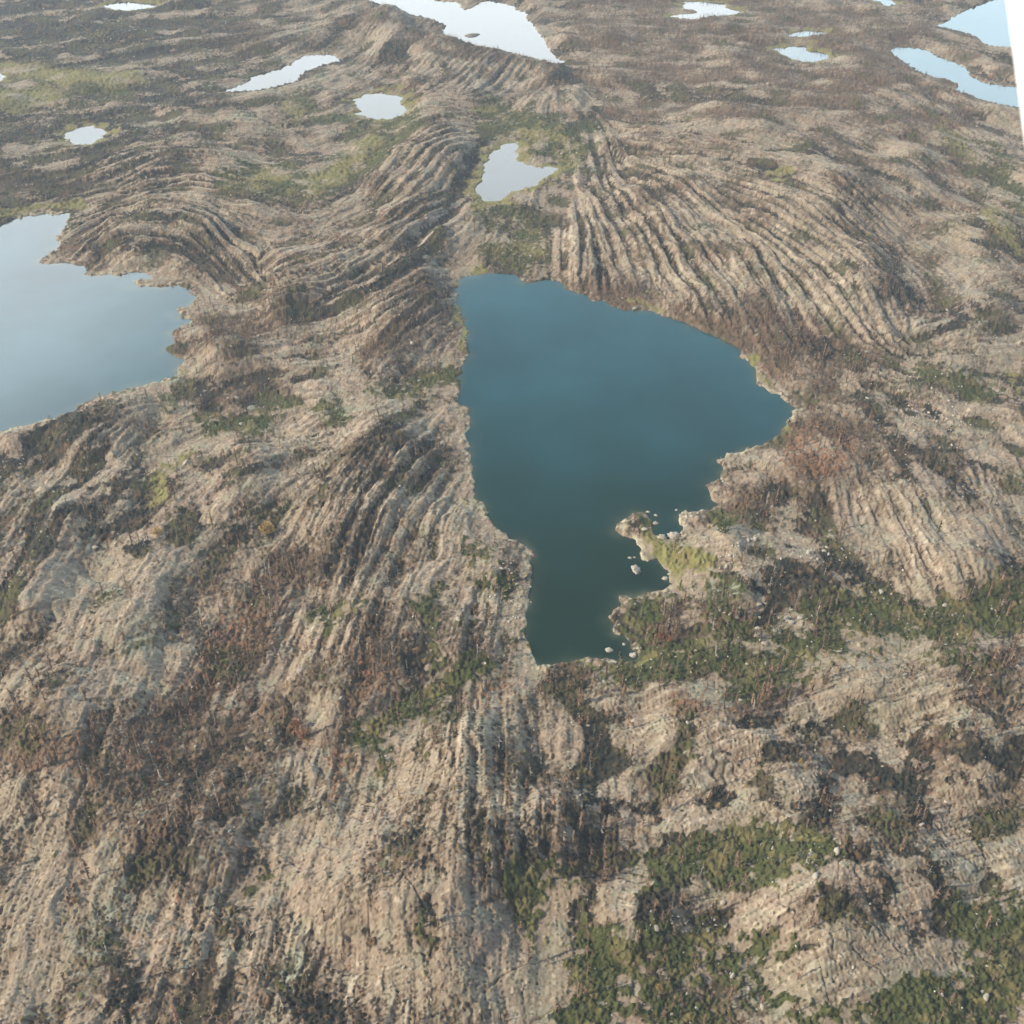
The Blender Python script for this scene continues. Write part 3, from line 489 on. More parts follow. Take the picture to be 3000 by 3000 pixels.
# ledges: the rock breaks along its banding and across it, each break a sharp low riser
cw2 = full(sstep(-.7, .9, noise(hx, hy, 21, 12)).astype(F32))
blocks = (.10 + .24 * stripe * cw2) * crisp(r_mid + .25 * n2) + .20 * crisp(j_one + .08 * n4) * sstep(-.6, .6, noise(X, Y, 46, 2)) + .16 * crisp(j_two + .08 * n4) * sstep(-.6, .6, noise(X, Y, 40, 12)) + (.04 + .07 * stripe) * (1.15 - cw2) * crisp(r_fine, 3) + .022 * crisp(r_cross, 3)
detail = detail + amp * blocks * (1 - .35 * far)
detail = detail + amp * (.04 * n2 + .05 * n1 * near - .55 * joint - .25 * seam)
hummock = np.maximum(hollow, .6 * cover) * (.12 + 0.22 * n4 + 0.18 * n2 + 0.12 * n1) * sstep(0, 4, SD)
base = full(macro)
lf = sstep(0.0, 16.0, SD)
Z = base * (0.12 + 0.88 * lf) + 0.12 * np.clip(SD, 0, 2) + detail + hummock
Z = np.maximum(Z, 0.10 + 0.10 * np.clip(SD, 0, 3) + 0.06 * n2)
# ledges and stones of the shore
Z = Z + sstep(3.0, .5, np.abs(SD - 1.0)) * np.clip(0.10 + 0.28 * n4 + .18 * n2, 0, .8) * sstep(.7, .2, Yl)
wet = sstep(0.25, -0.35, SD)
Z = Z * (1 - wet) + wet * np.clip(-0.25 + SD * 0.25, -3, -0.1)
Z = Z.astype(F32)
print("heights done", Z.min(), Z.max())

# ------------------------------------------------------------------ materials
def mat(name):
    m = bpy.data.materials.new(name); m.use_nodes = True
    nt = m.node_tree
    return m, nt, nt.nodes, nt.links, nt.nodes['Principled BSDF']

def mix_rgb(n, l, fac, a, b):
    x = n.new('ShaderNodeMix'); x.data_type = 'RGBA'
    for sock, v in ((x.inputs[0], fac), (x.inputs[6], a), (x.inputs[7], b)):
        if isinstance(v, (int, float)): sock.default_value = v
        elif isinstance(v, tuple): sock.default_value = (*v, 1)
        else: l.new(v, sock)
    return x.outputs[2]

ground_m, nt, n, l, bs = mat("tundra_ground")
A = n.new('ShaderNodeAttribute'); A.attribute_name = "cover"
Bt = n.new('ShaderNodeAttribute'); Bt.attribute_name = "tone"
sa = n.new('ShaderNodeSeparateColor'); l.new(A.outputs['Color'], sa.inputs[0])
sb = n.new('ShaderNodeSeparateColor'); l.new(Bt.outputs['Color'], sb.inputs[0])
geo = n.new('ShaderNodeNewGeometry')
def tex(scale, detail=3.0, rough=.6):
    t = n.new('ShaderNodeTexNoise'); t.inputs['Scale'].default_value = scale; t.inputs['Detail'].default_value = detail; t.inputs['Roughness'].default_value = rough
    l.new(geo.outputs['Position'], t.inputs['Vector'])
    return t.outputs[0]
def ramp(v, lo, hi):
    r = n.new('ShaderNodeMapRange'); r.inputs[1].default_value = lo; r.inputs[2].default_value = hi
    l.new(v, r.inputs[0]); return r.outputs[0]
tA, tB, tC = tex(.06, 4), tex(.55, 4, .7), tex(.22, 3)
rock = mix_rgb(n, l, ramp(tA, .35, .65), (.435, .322, .240), (.41, .348, .242))
rock = mix_rgb(n, l, ramp(tB, .35, .75), rock, (.245, .194, .145))
rock = mix_rgb(n, l, sb.outputs[2], rock, (.60, .505, .385))         # fresh pale faces
rock = mix_rgb(n, l, sb.outputs[0], rock, (.37, .385, .285))         # lichen
rock = mix_rgb(n, l, sb.outputs[1], rock, (.54, .47, .33))          # washed rim and boulders' dust
heath = mix_rgb(n, l, ramp(tC, .3, .7), (.125, .084, .056), (.185, .126, .082))
heath = mix_rgb(n, l, Bt.outputs['Alpha'], heath, (.036, .037, .027))
heath = mix_rgb(n, l, A.outputs['Alpha'], heath, (.30, .155, .088))
leaf = mix_rgb(n, l, ramp(tB, .3, .7), (.055, .072, .024), (.120, .122, .042))
heath = mix_rgb(n, l, sa.outputs[1], heath, leaf)
sedge_c = mix_rgb(n, l, ramp(tC, .3, .7), (.27, .265, .095), (.235, .19, .075))
heath = mix_rgb(n, l, sa.outputs[2], heath, sedge_c)
colr = mix_rgb(n, l, sa.outputs[0], rock, heath)
l.new(colr, bs.inputs['Base Color'])
bs.inputs['Roughness'].default_value = .9
bs.inputs['Specular IOR Level'].default_value = .2
bmp = n.new('ShaderNodeBump'); bmp.inputs['Strength'].default_value = .35; bmp.inputs['Distance'].default_value = .5
l.new(tB, bmp.inputs['Height']); l.new(bmp.outputs[0], bs.inputs['Normal'])

idx = np.arange(NR * NC, dtype=np.int32).reshape(NR, NC)
quads = np.stack([idx[:-1, :-1], idx[:-1, 1:], idx[1:, 1:], idx[1:, :-1]], -1).reshape(-1, 4)
terrain = mesh_obj("terrain", np.stack([X, Y, Z], -1).reshape(-1, 3), quads, ground_m, smooth=False)
tag(terrain, "pale ribbed bedrock with burned heath, green hollows and sedge around the lakes", "terrain", kind="structure")
point_colour(terrain, "cover", np.stack([cover, green * (1 - sedge), sedge, orange * (1 - sedge)], -1))
point_colour(terrain, "tone", np.stack([lichen, np.clip(rim, 0, 1), pale, dark * (1 - green) * (1 - sedge)], -1))

# water
def water_mat(name, deep, shallow):
    m, nt, n, l, bs = mat(name)
    at = n.new('ShaderNodeAttribute'); at.attribute_name = "shallow"
    g = n.new('ShaderNodeNewGeometry')
    t = n.new('ShaderNodeTexNoise'); t.inputs['Scale'].default_value = .02; t.inputs['Detail'].default_value = 3
    l.new(g.outputs['Position'], t.inputs['Vector'])
    d2 = tuple(c * 1.5 for c in deep)
    mr = n.new('ShaderNodeMapRange'); mr.inputs[1].default_value = .35; mr.inputs[2].default_value = .7; l.new(t.outputs[0], mr.inputs[0])
    c = mix_rgb(n, l, mr.outputs[0], deep, d2)
    wd = n.new('ShaderNodeAttribute'); wd.attribute_name = "near_green"
    c = mix_rgb(n, l, wd.outputs['Fac'], c, (.007, .032, .021))  # dark green near end: bed colour plus fading reflection mixed into the base
    c = mix_rgb(n, l, at.outputs['Fac'], c, shallow)
    l.new(c, bs.inputs['Base Color'])
    bs.inputs['IOR'].default_value = 1.42
    bs.inputs['Roughness'].default_value = .07
    w = n.new('ShaderNodeTexNoise'); w.inputs['Scale'].default_value = .8; w.inputs['Detail'].default_value = 3
    l.new(g.outputs['Position'], w.inputs['Vector'])
    b = n.new('ShaderNodeBump'); b.inputs['Strength'].default_value = .06; b.inputs['Distance'].default_value = .3
    l.new(w.outputs[0], b.inputs['Height']); l.new(b.outputs[0], bs.inputs['Normal'])
    return m
W_deep = water_mat("lake_water", (.013, .064, .080), (.085, .105, .075))
W_left = water_mat("left_lake_water", (.030, .082, .105), (.14, .16, .11))
W_far = water_mat("pond_water", (.03, .05, .055), (.10, .10, .07))
LAKE_TEXT = {
 'main': ('lake', "deep blue-green lake in the middle, dark at its narrow near end"),
 'left': ('lake', "grey-blue lake cut off by the left edge, whitened by cloud at its far end"),
 'pond_a': ('pond', "thin bright pond at the very top left"),
 'pond_b': ('pond', "small round white pond ringed with sedge near the left edge"),
 'pond_c': ('pond', "sliver of white pond touching the left edge"),
 'lake_d': ('lake', "long narrow white lake slanting up at the upper left"),
 'lake_e': ('lake', "large pale lake at the top middle with a small islet"),
 'pond_f': ('pond', "white scalloped pond between yellow sedge banks, upper left of centre"),
 'pond_g': ('pond', "white heart-shaped pond straight behind the blue-green lake"),
 'pond_h': ('pond', "white pond with a sedge tongue at the top right of centre"),
 'pond_i': ('pond', "tiny bright pond just behind the comma-shaped pond"),
 'pond_j': ('pond', "comma-shaped bright pond at the upper right"),
 'pond_k': ('pond', "bright pond cut off by the top edge at the right"),
 'lake_l': ('lake', "light blue lake arm running to the right edge"),
 'lake_m': ('lake', "light blue lake in the top right corner beyond the wooded spit"),
}
for k, poly in LAKES.items():
    p = np.array(poly); big = k in ('main', 'left')
    x0, y0 = p.min(0) - 30; x1, y1 = p.max(0) + 30
    st = 7.0 if big else 4.0
    u, v = np.meshgrid(np.arange(x0, x1 + st, st), np.arange(y1, y0 - st, -st * (1 if big else .7)))
    wx, wy = ground(u, v)
    sd = lake_distance(poly, wx, wy, 30.0)
    jit = (0.55 * noise(wx, wy, 9, 1) + 0.3 * noise(wx, wy, 3.5, 2)) * np.clip(wy / 400, 0.5, 1.4)
    sd = sd + jit
    keep = sd < 6
    ii = np.arange(u.size).reshape(u.shape)
    q = np.stack([ii[:-1, :-1], ii[:-1, 1:], ii[1:, 1:], ii[1:, :-1]], -1).reshape(-1, 4)
    q = q[keep.ravel()[q].any(1)]
    used = np.unique(q); remap = np.zeros(u.size, np.int64); remap[used] = np.arange(len(used))
    vz = np.stack([wx, wy, np.zeros_like(wx)], -1).reshape(-1, 3)[used]
    nm, lb = LAKE_TEXT[k]
    o = mesh_obj(nm, vz, remap[q], W_deep if k == 'main' else (W_left if big else W_far), smooth=True)
    tag(o, lb, nm, kind="structure")
    sh = np.clip(np.exp(np.minimum(sd.ravel()[used], 0) / (1.7 if big else 1.0)) * (.6 + .35 * noise(vz[:, 0], vz[:, 1], 18, 3)), 0, 1)
    if k == 'main':                                            # greener bed and weaker sky reflection, both painted in toward the near arm
        wv = sstep(1050, 1780, v + 40 * noise(wx, wy, 50, 2)).ravel()[used]
        at = o.data.attributes.new("near_green", 'FLOAT', 'POINT'); at.data.foreach_set("value", wv.astype(F32))
    at = o.data.attributes.new("shallow", 'FLOAT', 'POINT'); at.data.foreach_set("value", sh.astype(F32))

# ------------------------------------------------------------------ scattering helpers
AREA = (np.abs(np.gradient(X, axis=1)) * np.abs(np.gradient(Y, axis=0))).astype(F32)
IX, IY = image_of(X, Y, Z)
in_view = (IX > -200) & (IX < 3200) & (IY > -60) & (IY < 3200) & (Y < y_last)
def scatter(density, count=None, cap=None, seed=0):
    r = np.random.default_rng(seed)
    w = (density * AREA * in_view).ravel().astype(np.float64)
    c = np.cumsum(w); tot = c[-1]
    k = int(tot) if count is None else count
    if cap: k = min(k, cap)
    i = np.searchsorted(c, r.random(k) * tot)
    i = np.clip(i, 0, w.size - 1)
    jr = r.random(k) - .5; jc = r.random(k) - .5
    ry, rx = np.divmod(i, NC)
    x = X.ravel()[i]; y = Y.ravel()[i]
    sx = np.abs(np.gradient(X, axis=1)).ravel()[i]; sy = np.abs(np.gradient(Y, axis=0)).ravel()[i]
    return np.stack([x + jc * sx, y + jr * sy, Z.ravel()[i]], 1), i

PLACES = [
 ((1480, 2050), "by the dark near end of the middle lake"), ((2500, 1900), "in the green hollow right of the middle lake"), ((2350, 1120), "on the right shore of the middle lake"),
 ((2150, 2350), "on the pale ledges at the lower right"), ((2650, 2850), "among green bushes in the bottom right corner"), ((2750, 2350), "on the broken ledges at the right edge"),
 ((1450, 2500), "on the finely striped rock at bottom centre"), ((1700, 2800), "in the green gully at bottom centre"), ((900, 2750), "on the bare slabs left of bottom centre"), ((250, 2750), "on the slabs in the bottom left corner"),
 ((250, 1800), "on the rocky slope at the left edge"), ((350, 2250), "on the brown slope at the lower left"), ((950, 2150), "on the brown slope left of the striped rock"), ((1200, 1950), "by the dark gully below the left bank"),
 ((950, 1100), "on the rocky neck between the two big lakes"), ((1120, 1500), "on the striped slab left of the middle lake"), ((2020, 1650), "on the marshy point reaching into the lake"), ((1950, 1850), "on the brushy knoll below the marshy point"),
 ((2650, 1500), "on the pale dome right of the lake"), ((2000, 800), "on the fan of ridges behind the lake"), ((500, 1450), "around the ochre bog at the left"), ((2800, 2000), "on the brown brow at the right edge"), ((2250, 2050), "on the brow below the green hollow"),
 ((400, 650), "on the curved ridges behind the left lake"), ((2750, 1000), "on the heath at the right edge"),
]
PC = np.array([p for p, _ in PLACES], float)
def place_of(x, y, z):
    u, v = image_of(x, y, z)
    return PLACES[int(np.argmin((PC[:, 0] - u) ** 2 + (PC[:, 1] - v) ** 2))][1]

def plain(name, col, col2, rough=.85):
    m, nt, n, l, bs = mat(name)
    g = n.new('ShaderNodeNewGeometry'); t = n.new('ShaderNodeTexNoise'); t.inputs['Scale'].default_value = 1.3; t.inputs['Detail'].default_value = 3
    l.new(g.outputs['Position'], t.inputs['Vector'])
    mr = n.new('ShaderNodeMapRange'); mr.inputs[1].default_value = .35; mr.inputs[2].default_value = .65; l.new(t.outputs[0], mr.inputs[0])
    l.new(mix_rgb(n, l, mr.outputs[0], col, col2), bs.inputs['Base Color'])
    bs.inputs['Roughness'].default_value = rough; bs.inputs['Specular IOR Level'].default_value = .2
    return m
def by_attr(name, attr, rough=.85):
    m, nt, n, l, bs = mat(name)
    a = n.new('ShaderNodeAttribute'); a.attribute_name = attr
    g = n.new('ShaderNodeNewGeometry'); t = n.new('ShaderNodeTexNoise'); t.inputs['Scale'].default_value = 1.1
    l.new(g.outputs['Position'], t.inputs['Vector'])
    hv = n.new('ShaderNodeHueSaturation'); mr = n.new('ShaderNodeMapRange'); mr.inputs[1].default_value = .3; mr.inputs[2].default_value = .7; mr.inputs[3].default_value = .75; mr.inputs[4].default_value = 1.25
    l.new(t.outputs[0], mr.inputs[0]); l.new(mr.outputs[0], hv.inputs['Value']); l.new(a.outputs['Color'], hv.inputs['Color'])
    l.new(hv.outputs[0], bs.inputs['Base Color'])
    bs.inputs['Roughness'].default_value = rough; bs.inputs['Specular IOR Level'].default_value = .2
    return m

# ------------------------------------------------------------------ burned trees
def tree_parts(seed, twigs, h=1.0, wide=1.0):
    """unit-height bare spruce: trunk triangles, twig triangles"""
    r = random.Random(seed)
    tv, tf = [], []
    lean = (r.uniform(-.05, .05), r.uniform(-.05, .05))
    rad = .026
    levels = ((0, rad), (.5, rad * .7), (1.0, rad * .15))
    for z, q in levels:
        for a in range(3):
            an = a * 2.094 + .4
            tv.append((lean[0] * z + math.cos(an) * q, lean[1] * z + math.sin(an) * q, z))
    for lv in range(2):
        for a in range(3):
            b = (a + 1) % 3; i = lv * 3
            tf += [(i + a, i + b, i + 3 + b), (i + a, i + 3 + b, i + 3 + a)]
    cv, cf = [], []
    for k in range(twigs):
        z = .16 + .80 * (k + r.random()) / twigs
        an = r.uniform(0, 6.283); ln = (0.055 + .115 * (1 - z) ** .7) * wide * r.uniform(.7, 1.3)
        dz = r.uniform(-.07, .05)
        ux, uy = math.cos(an), math.sin(an); w = .024 * r.uniform(.7, 1.5)
        cx, cyy = lean[0] * z, lean[1] * z
        i = len(cv)
        cv += [(cx - uy * w, cyy + ux * w, z + w), (cx + uy * w, cyy - ux * w, z - w), (cx + ux * ln, cyy + uy * ln, z + dz)]
        cf.append((i, i + 1, i + 2))
    return (np.array(tv), np.array(tf)), (np.array(cv), np.array(cf))

dens_tree = (0.05 * cover + 0.16 * np.clip(B, 0, 1) * cover + 0.10 * np.clip(O, 0, 1) * cover + .015 * np.clip(G, 0, 1) * hollow) * sstep(2.0, 7.0, SD) * (1 - .95 * sedge)
dens_tree = dens_tree * (0.45 + .9 * sstep(-.6, 1.2, noise(X, Y, 22, 5)))
pts, ti = scatter(dens_tree, cap=90000, seed=3)
hgt = rng.uniform(2.6, 6.2, len(pts)) * (1 - .5 * far.ravel()[ti]) * rng.choice([1, 1, 1, 1.35], len(pts))
Ov = np.clip(O, 0, 1).ravel()[ti]; Gv = np.clip(G, 0, 1).ravel()[ti]
look = np.where(rng.random(len(pts)) < Ov * .6 + .05, 1, np.where(rng.random(len(pts)) < .16, 2, np.where(rng.random(len(pts)) < .05 + .15 * Gv, 3, 0)))
LOOKS = [("bare brown burned tree", (.200, .132, .086)), ("rust-orange dead tree", (.30, .175, .115)), ("bleached grey dead trunk", (.30, .27, .225)), ("dark green young spruce", (.05, .07, .032))]
u_, v_ = image_of(pts[:, 0], pts[:, 1], pts[:, 2])
dist = np.sqrt((pts[:, :2] ** 2).sum(1) + (CAM_H - pts[:, 2]) ** 2)
seen = hgt * np.hypot(pts[:, 0], pts[:, 1]) / dist ** 2 * ((u_ > 20) & (u_ < 2980) & (v_ > 40) & (v_ < 2980))
order = np.argsort(-seen)
lone, rest = order[:300], order[300:]
tree_m = [plain("wood_" + w, c, tuple(q * 1.35 for q in c)) for w, (_, c) in zip(("brown", "rust", "grey", "green"), LOOKS)]
protos = {}
for lk in range(4):
    for q in range(3):
        (tv, tf), (cv, cf) = tree_parts(100 + lk * 10 + q, 34 if lk != 2 else 12, wide=1.25 if lk == 3 else 1.0)
        protos[lk, q] = (tv, tf, cv, cf)
made = {}
LEAF = ("crown", "crown", "crown", "crown")
for i in lone:
    lk, q = int(look[i]), random.randrange(3)
    x, y, z = (float(c) for c in pts[i]); h = float(hgt[i])
    where = place_of(x, y, z)
    e = bpy.data.objects.new("spruce_tree" if lk == 3 else "burned_tree", None)
    e.empty_display_size = .5
    COL.objects.link(e)
    if (lk, q) not in made:
        tv, tf, cv, cf = protos[lk, q]
        t_o = mesh_obj("trunk", tv, tf, tree_m[lk] if lk != 3 else tree_m[0]); c_o = mesh_obj(LEAF[lk], cv, cf, tree_m[lk])
        made[lk, q] = (t_o, c_o)
    else:
        t_o, c_o = (o.copy() for o in made[lk, q])
        COL.objects.link(t_o); COL.objects.link(c_o)
    t_o.parent = e; c_o.parent = e
    e.location = (x, y, z - .1); e.scale = (h, h, h); e.rotation_euler = (0, 0, random.uniform(0, 6.28))
    tag(e, f"{LOOKS[lk][0]} {where}", "tree", f"{LOOKS[lk][0]}s {where}")

def stamp(protos_list, which, loc, scale, colours, name, mt, attr="tint", flatten=1.0):
    """many small meshes as one"""
    V, Fc, Cc, off = [], [], [], 0
    rot = rng.uniform(0, 6.283, len(loc))
    for p, (pv, pf) in enumerate(protos_list):
        s = np.nonzero(which == p)[0]
        if not len(s): continue
        c, sn = np.cos(rot[s])[:, None], np.sin(rot[s])[:, None]
        vx = pv[None, :, 0] * c - pv[None, :, 1] * sn; vy = pv[None, :, 0] * sn + pv[None, :, 1] * c
        vz = np.broadcast_to(pv[None, :, 2] * flatten, vx.shape)
        v = np.stack([vx, vy, vz], -1) * scale[s][:, None, None] + loc[s][:, None, :]
        nv = len(pv)
        Fc.append((pf[None] + (off + np.arange(len(s)) * nv)[:, None, None]).reshape(-1, pf.shape[1]))
        V.append(v.reshape(-1, 3)); Cc.append(np.repeat(colours[s], nv, 0)); off += nv * len(s)
    o = mesh_obj(name, np.concatenate(V), np.concatenate(Fc), mt)
    c = np.concatenate(Cc); point_colour(o, attr, np.hstack([c, np.ones((len(c), 1))]))
    return o

low = []
for lk in range(4):
    for q in range(2):
        (tv, tf), (cv, cf) = tree_parts(500 + lk * 10 + q, 20 if lk != 2 else 7, wide=1.25)
        low.append((np.vstack([tv, cv]), np.vstack([tf, cf + len(tv)])))
colr_ = np.array([c for _, c in LOOKS])[look[rest]] * rng.uniform(.7, 1.4, (len(rest), 1))
loc_ = pts[rest].copy(); loc_[:, 2] -= .1
forest = stamp(low, look[rest] * 2 + rng.integers(0, 2, len(rest)), loc_, hgt[rest], colr_, "burned_forest", by_attr("burned_wood", "tint"))
tag(forest, "thin burned trees standing all over the rock and heath", "forest", kind="stuff")

# ------------------------------------------------------------------ low bushes
def tuft(seed, k=16):
    r = random.Random(seed); v, f = [], []
    for _ in range(k):
        a, e = r.uniform(0, 6.283), r.uniform(.1, 1.4); d = r.uniform(.35, .75)
        c = Vector((math.cos(a) * math.cos(e), math.sin(a) * math.cos(e), math.sin(e))) * d
        s = r.uniform(.22, .42); i = len(v)
        for q in range(3):
            w = Vector((r.gauss(0, 1), r.gauss(0, 1), r.gauss(0, 1))).normalized() * s
            v.append(tuple(c + w))
        f.append((i, i + 1, i + 2))
    return np.array(v), np.array(f)
tufts = [tuft(s) for s in range(5)]
dens_b = ((.26 * np.clip(G, 0, 1) + .15 * np.clip(D, 0, 1)) * hollow + .03 * cover) * sstep(.6, 2.5, SD) * (1 - .8 * sedge) * np.clip(520 / DIST - .25, 0, 1)
bp, bi = scatter(dens_b, cap=90000, seed=5)
gcol = np.array([(.056, .074, .025), (.082, .095, .031), (.15, .13, .045), (.036, .050, .024)]); bcol = np.array([(.12, .095, .06), (.16, .11, .06), (.060, .056, .038), (.085, .075, .045)])
gsel = rng.random(len(bp)) < np.clip(green.ravel()[bi] * .66 + .05, 0, 1)
dsel = (rng.random(len(bp)) < np.clip(D, 0, 1).ravel()[bi])[:, None]
bc = np.where(dsel, np.array([(.043, .046, .030)]), np.where(gsel[:, None], gcol[rng.integers(0, 4, len(bp))], bcol[rng.integers(0, 4, len(bp))])) * rng.uniform(.5, 1.35, (len(bp), 1)) * (1 + .28 * noise(bp[:, 0], bp[:, 1], 14, 3))[:, None].clip(.5, 1.6)
under = stamp(tufts, rng.integers(0, 5, len(bp)), bp, rng.uniform(.22, .75, len(bp)) * rng.choice([.8, 1, 1.7], len(bp), p=[.5, .4, .1]), bc, "undergrowth", by_attr("bush_leaves", "tint"), flatten=.8)
tag(under, "low green and brown bushes filling the hollows between the ledges", "bushes", kind="stuff")

# ------------------------------------------------------------------ boulders
def boulder(seed, sub=2):
    import bmesh
    bm = bmesh.new(); bmesh.ops.create_icosphere(bm, subdivisions=sub, radius=.5)
    r = random.Random(seed)
    cuts = [(Vector((r.gauss(0, 1), r.gauss(0, 1), r.gauss(0, .8))).normalized(), r.uniform(.26, .42)) for _ in range(9)]
    sx, sy, sz = r.uniform(.8, 1.35), r.uniform(.7, 1.1), r.uniform(.55, .85)
    for v in bm.verts:
        for nrm, d in cuts:
            e = v.co.dot(nrm) - d
            if e > 0: v.co -= nrm * e * .92
        v.co = Vector((v.co.x * sx, v.co.y * sy, v.co.z * sz)) + Vector((r.gauss(0, .012), r.gauss(0, .012), r.gauss(0, .012)))
        v.co.z += .18
    bmesh.ops.triangulate(bm, faces=bm.faces)
    bm.verts.index_update()
    out = (np.array([v.co[:] for v in bm.verts]), np.array([[v.index for v in f.verts] for f in bm.faces]))
    bm.free()
    return out
stone_m = plain("pale_stone", (.56, .51, .43), (.42, .375, .31))
grey_m = plain("grey_lichen_stone", (.36, .375, .29), (.29, .29, .235))
st_p = [(v * np.array([1.15, .9, .8]), f) for v, f in (boulder(s) for s in range(6))]
dens_s = (.30 * ST + .018 * cover * near + .004 * cover + .07 * np.clip(G + D, 0, 1) * sstep(-.1, .9, noise(X, Y, 15, 3)) + .022 * sstep(3.0, .5, np.abs(SD - .5)) * (1 - sedge)) * (SD > -.8)
sp, si = scatter(dens_s, cap=40000, seed=9)
ss = .32 + .75 * rng.random(len(sp)) ** 3 + ST.ravel()[si] * rng.uniform(.1, 1.7, len(sp)) * (rng.random(len(sp)) < .5) + (rng.random(len(sp)) < .03) * rng.uniform(.6, 1.5, len(sp))
sp[:, 2] = np.maximum(sp[:, 2], 0) - .08
u_, v_ = image_of(sp[:, 0], sp[:, 1], sp[:, 2])
d_ = np.sqrt((sp[:, :2] ** 2).sum(1) + CAM_H ** 2)
seen = ss / d_ * ((u_ > 10) & (u_ < 2990) & (v_ > 40) & (v_ < 2990))
order = np.argsort(-seen); lone_s, rest_s = order[:240], order[240:]
s_mesh = []
for k in range(6):
    o = mesh_obj("boulder", *st_p[k], stone_m); s_mesh.append(o.data); bpy.data.objects.remove(o)
for i in lone_s:
    x, y, z = (float(c) for c in sp[i]); where = place_of(x, y, z); s = float(ss[i])
    o = bpy.data.objects.new("boulder", s_mesh[random.randrange(6)]); COL.objects.link(o)
    o.location = (x, y, z); o.scale = (s, s, s); o.rotation_euler = (0, 0, random.uniform(0, 6.28))
    tag(o, f"pale boulder lying {where}", "boulder", f"boulders {where}")
lp = [boulder(s, 1) for s in range(20, 25)]
sc = np.array([(.62, .58, .50)]) * rng.uniform(.7, 1.25, (len(rest_s), 1))
rub = stamp(lp, rng.integers(0, 5, len(rest_s)), sp[rest_s], ss[rest_s], sc, "rubble", by_attr("rubble_stone", "tint"))
tag(rub, "small pale stones strewn over the ledges and along the shores", "stones", kind="stuff")

def surface(px, py):
    """world point of the land seen at an image point"""
    x, y = ground(px, py); j = None
    for _ in range(4):
        u = int(np.clip(np.argmin(np.abs(rows - image_of(x, y, 0)[1])), 0, len(rows) - 1)); c = int(np.clip(np.argmin(np.abs(cols - image_of(x, y, 0)[0])), 0, NC - 1))
        z = max(float(Z[u, c]), 0.0)
        x, y = ground(px, py, z)
    return float(x), float(y), z

# single rocks one can point to
SINGLE = [  # centre in the point crop, width in its pixels, look, squash, label
 (525, 838, 135, 0, "largest whitish rock alone in the water below the marshy point"),
 (872, 512, 140, 0, "largest of the pale rocks in the little bay behind the marshy point"),
 (765, 537, 105, 0, "pinkish rock at the left end of the little bay behind the marshy point"),
 (270, 1612, 75, 0, "white three-cornered boulder in the water at the lake's near end"),
 (500, 1655, 85, 0, "knobbly white rock by the green sedge at the lake's near end"),
 (705, 418, 62, 0, "flat rock off the right tip of the bushy islet point"),
 (640, 313, 40, 0, "small flat rock in the water just behind the bushy islet point"),
 (712, 347, 38, 0, "small rock right of the flat rock behind the bushy islet point"),
 (905, 294, 40, 0, "small pale rock in open water behind the little bay"),
 (468, 747, 42, 0, "small pale rock just behind the lone whitish rock"),
 (512, 746, 24, 0, "tiny pale rock beside the small one behind the lone whitish rock"),
 (805, 932, 75, 0, "long flat rock against the sedge bank below the marshy point"),
 (848, 900, 40, 0, "stub of rock on the sedge bank above the long flat rock"),
 (415, 1562, 38, 0, "small rock below the washed ledge at the lake's near end"),
 (550, 1602, 45, 0, "upright rock next to the bright green sedge"),
 (80, 1715, 62, 0, "pale rock on the near shore left of the three-cornered boulder"),
 (1685, 1402, 75, 0, "upper slab of the white stack in the dark hollow right of the lake"),
 (1690, 1472, 85, 0, "middle slab of the white stack in the dark hollow right of the lake"),
 (1740, 1545, 70, 0, "lowest block of the white stack in the dark hollow right of the lake"),
 (1850, 1420, 150, 1, "broad grey ledge right of the white stack in the dark hollow"),
]
for cx, cyy, w, lk, lb in SINGLE:
    u, v = crop([(cx, cyy)], *C6)[0]
    x, y, z = surface(u, v + w * C6[2] * .2)
    d = math.sqrt(x * x + y * y + CAM_H ** 2); s = w * C6[2] * d / FPX
    pv, pf = boulder(int(cx * 7 + cyy), 3)
    jag = 1 + .12 * noise(pv[:, 0] * 6 + cx, pv[:, 1] * 6 + pv[:, 2] * 5, 1.6, 2)
    o = mesh_obj("shore_rock", pv * jag[:, None] * np.array([1, .95, .62]) * s, pf, grey_m if lk else stone_m)
    o.location = (x, y, z - .12 * s)
    tag(o, lb, "rock")
for u, v, w, lk, lb in [(545, 1350, 24, 0, "pale boulder alone beside the ochre bog at the left"), (737, 1189, 28, 1, "grey boulder in the dark hollow between the two big lakes"),
                        (2013, 2908, 10, 0, "round white boulder among the bushes at the bottom right")]:
    x, y, z = surface(u, v + w * .3); d = math.sqrt(x * x + y * y + CAM_H ** 2); s = w * d / FPX
    pv, pf = boulder(int(u + v), 3)
    o = mesh_obj("boulder", pv * (np.array([1.1, 1.9, .34]) if lk == 2 else np.array([.9, 1.25, .75])) * s, pf, grey_m if lk else stone_m)
    o.location = (x, y, z - .1 * s); o.rotation_euler = (0, 0, -.4)
    tag(o, lb, "boulder")
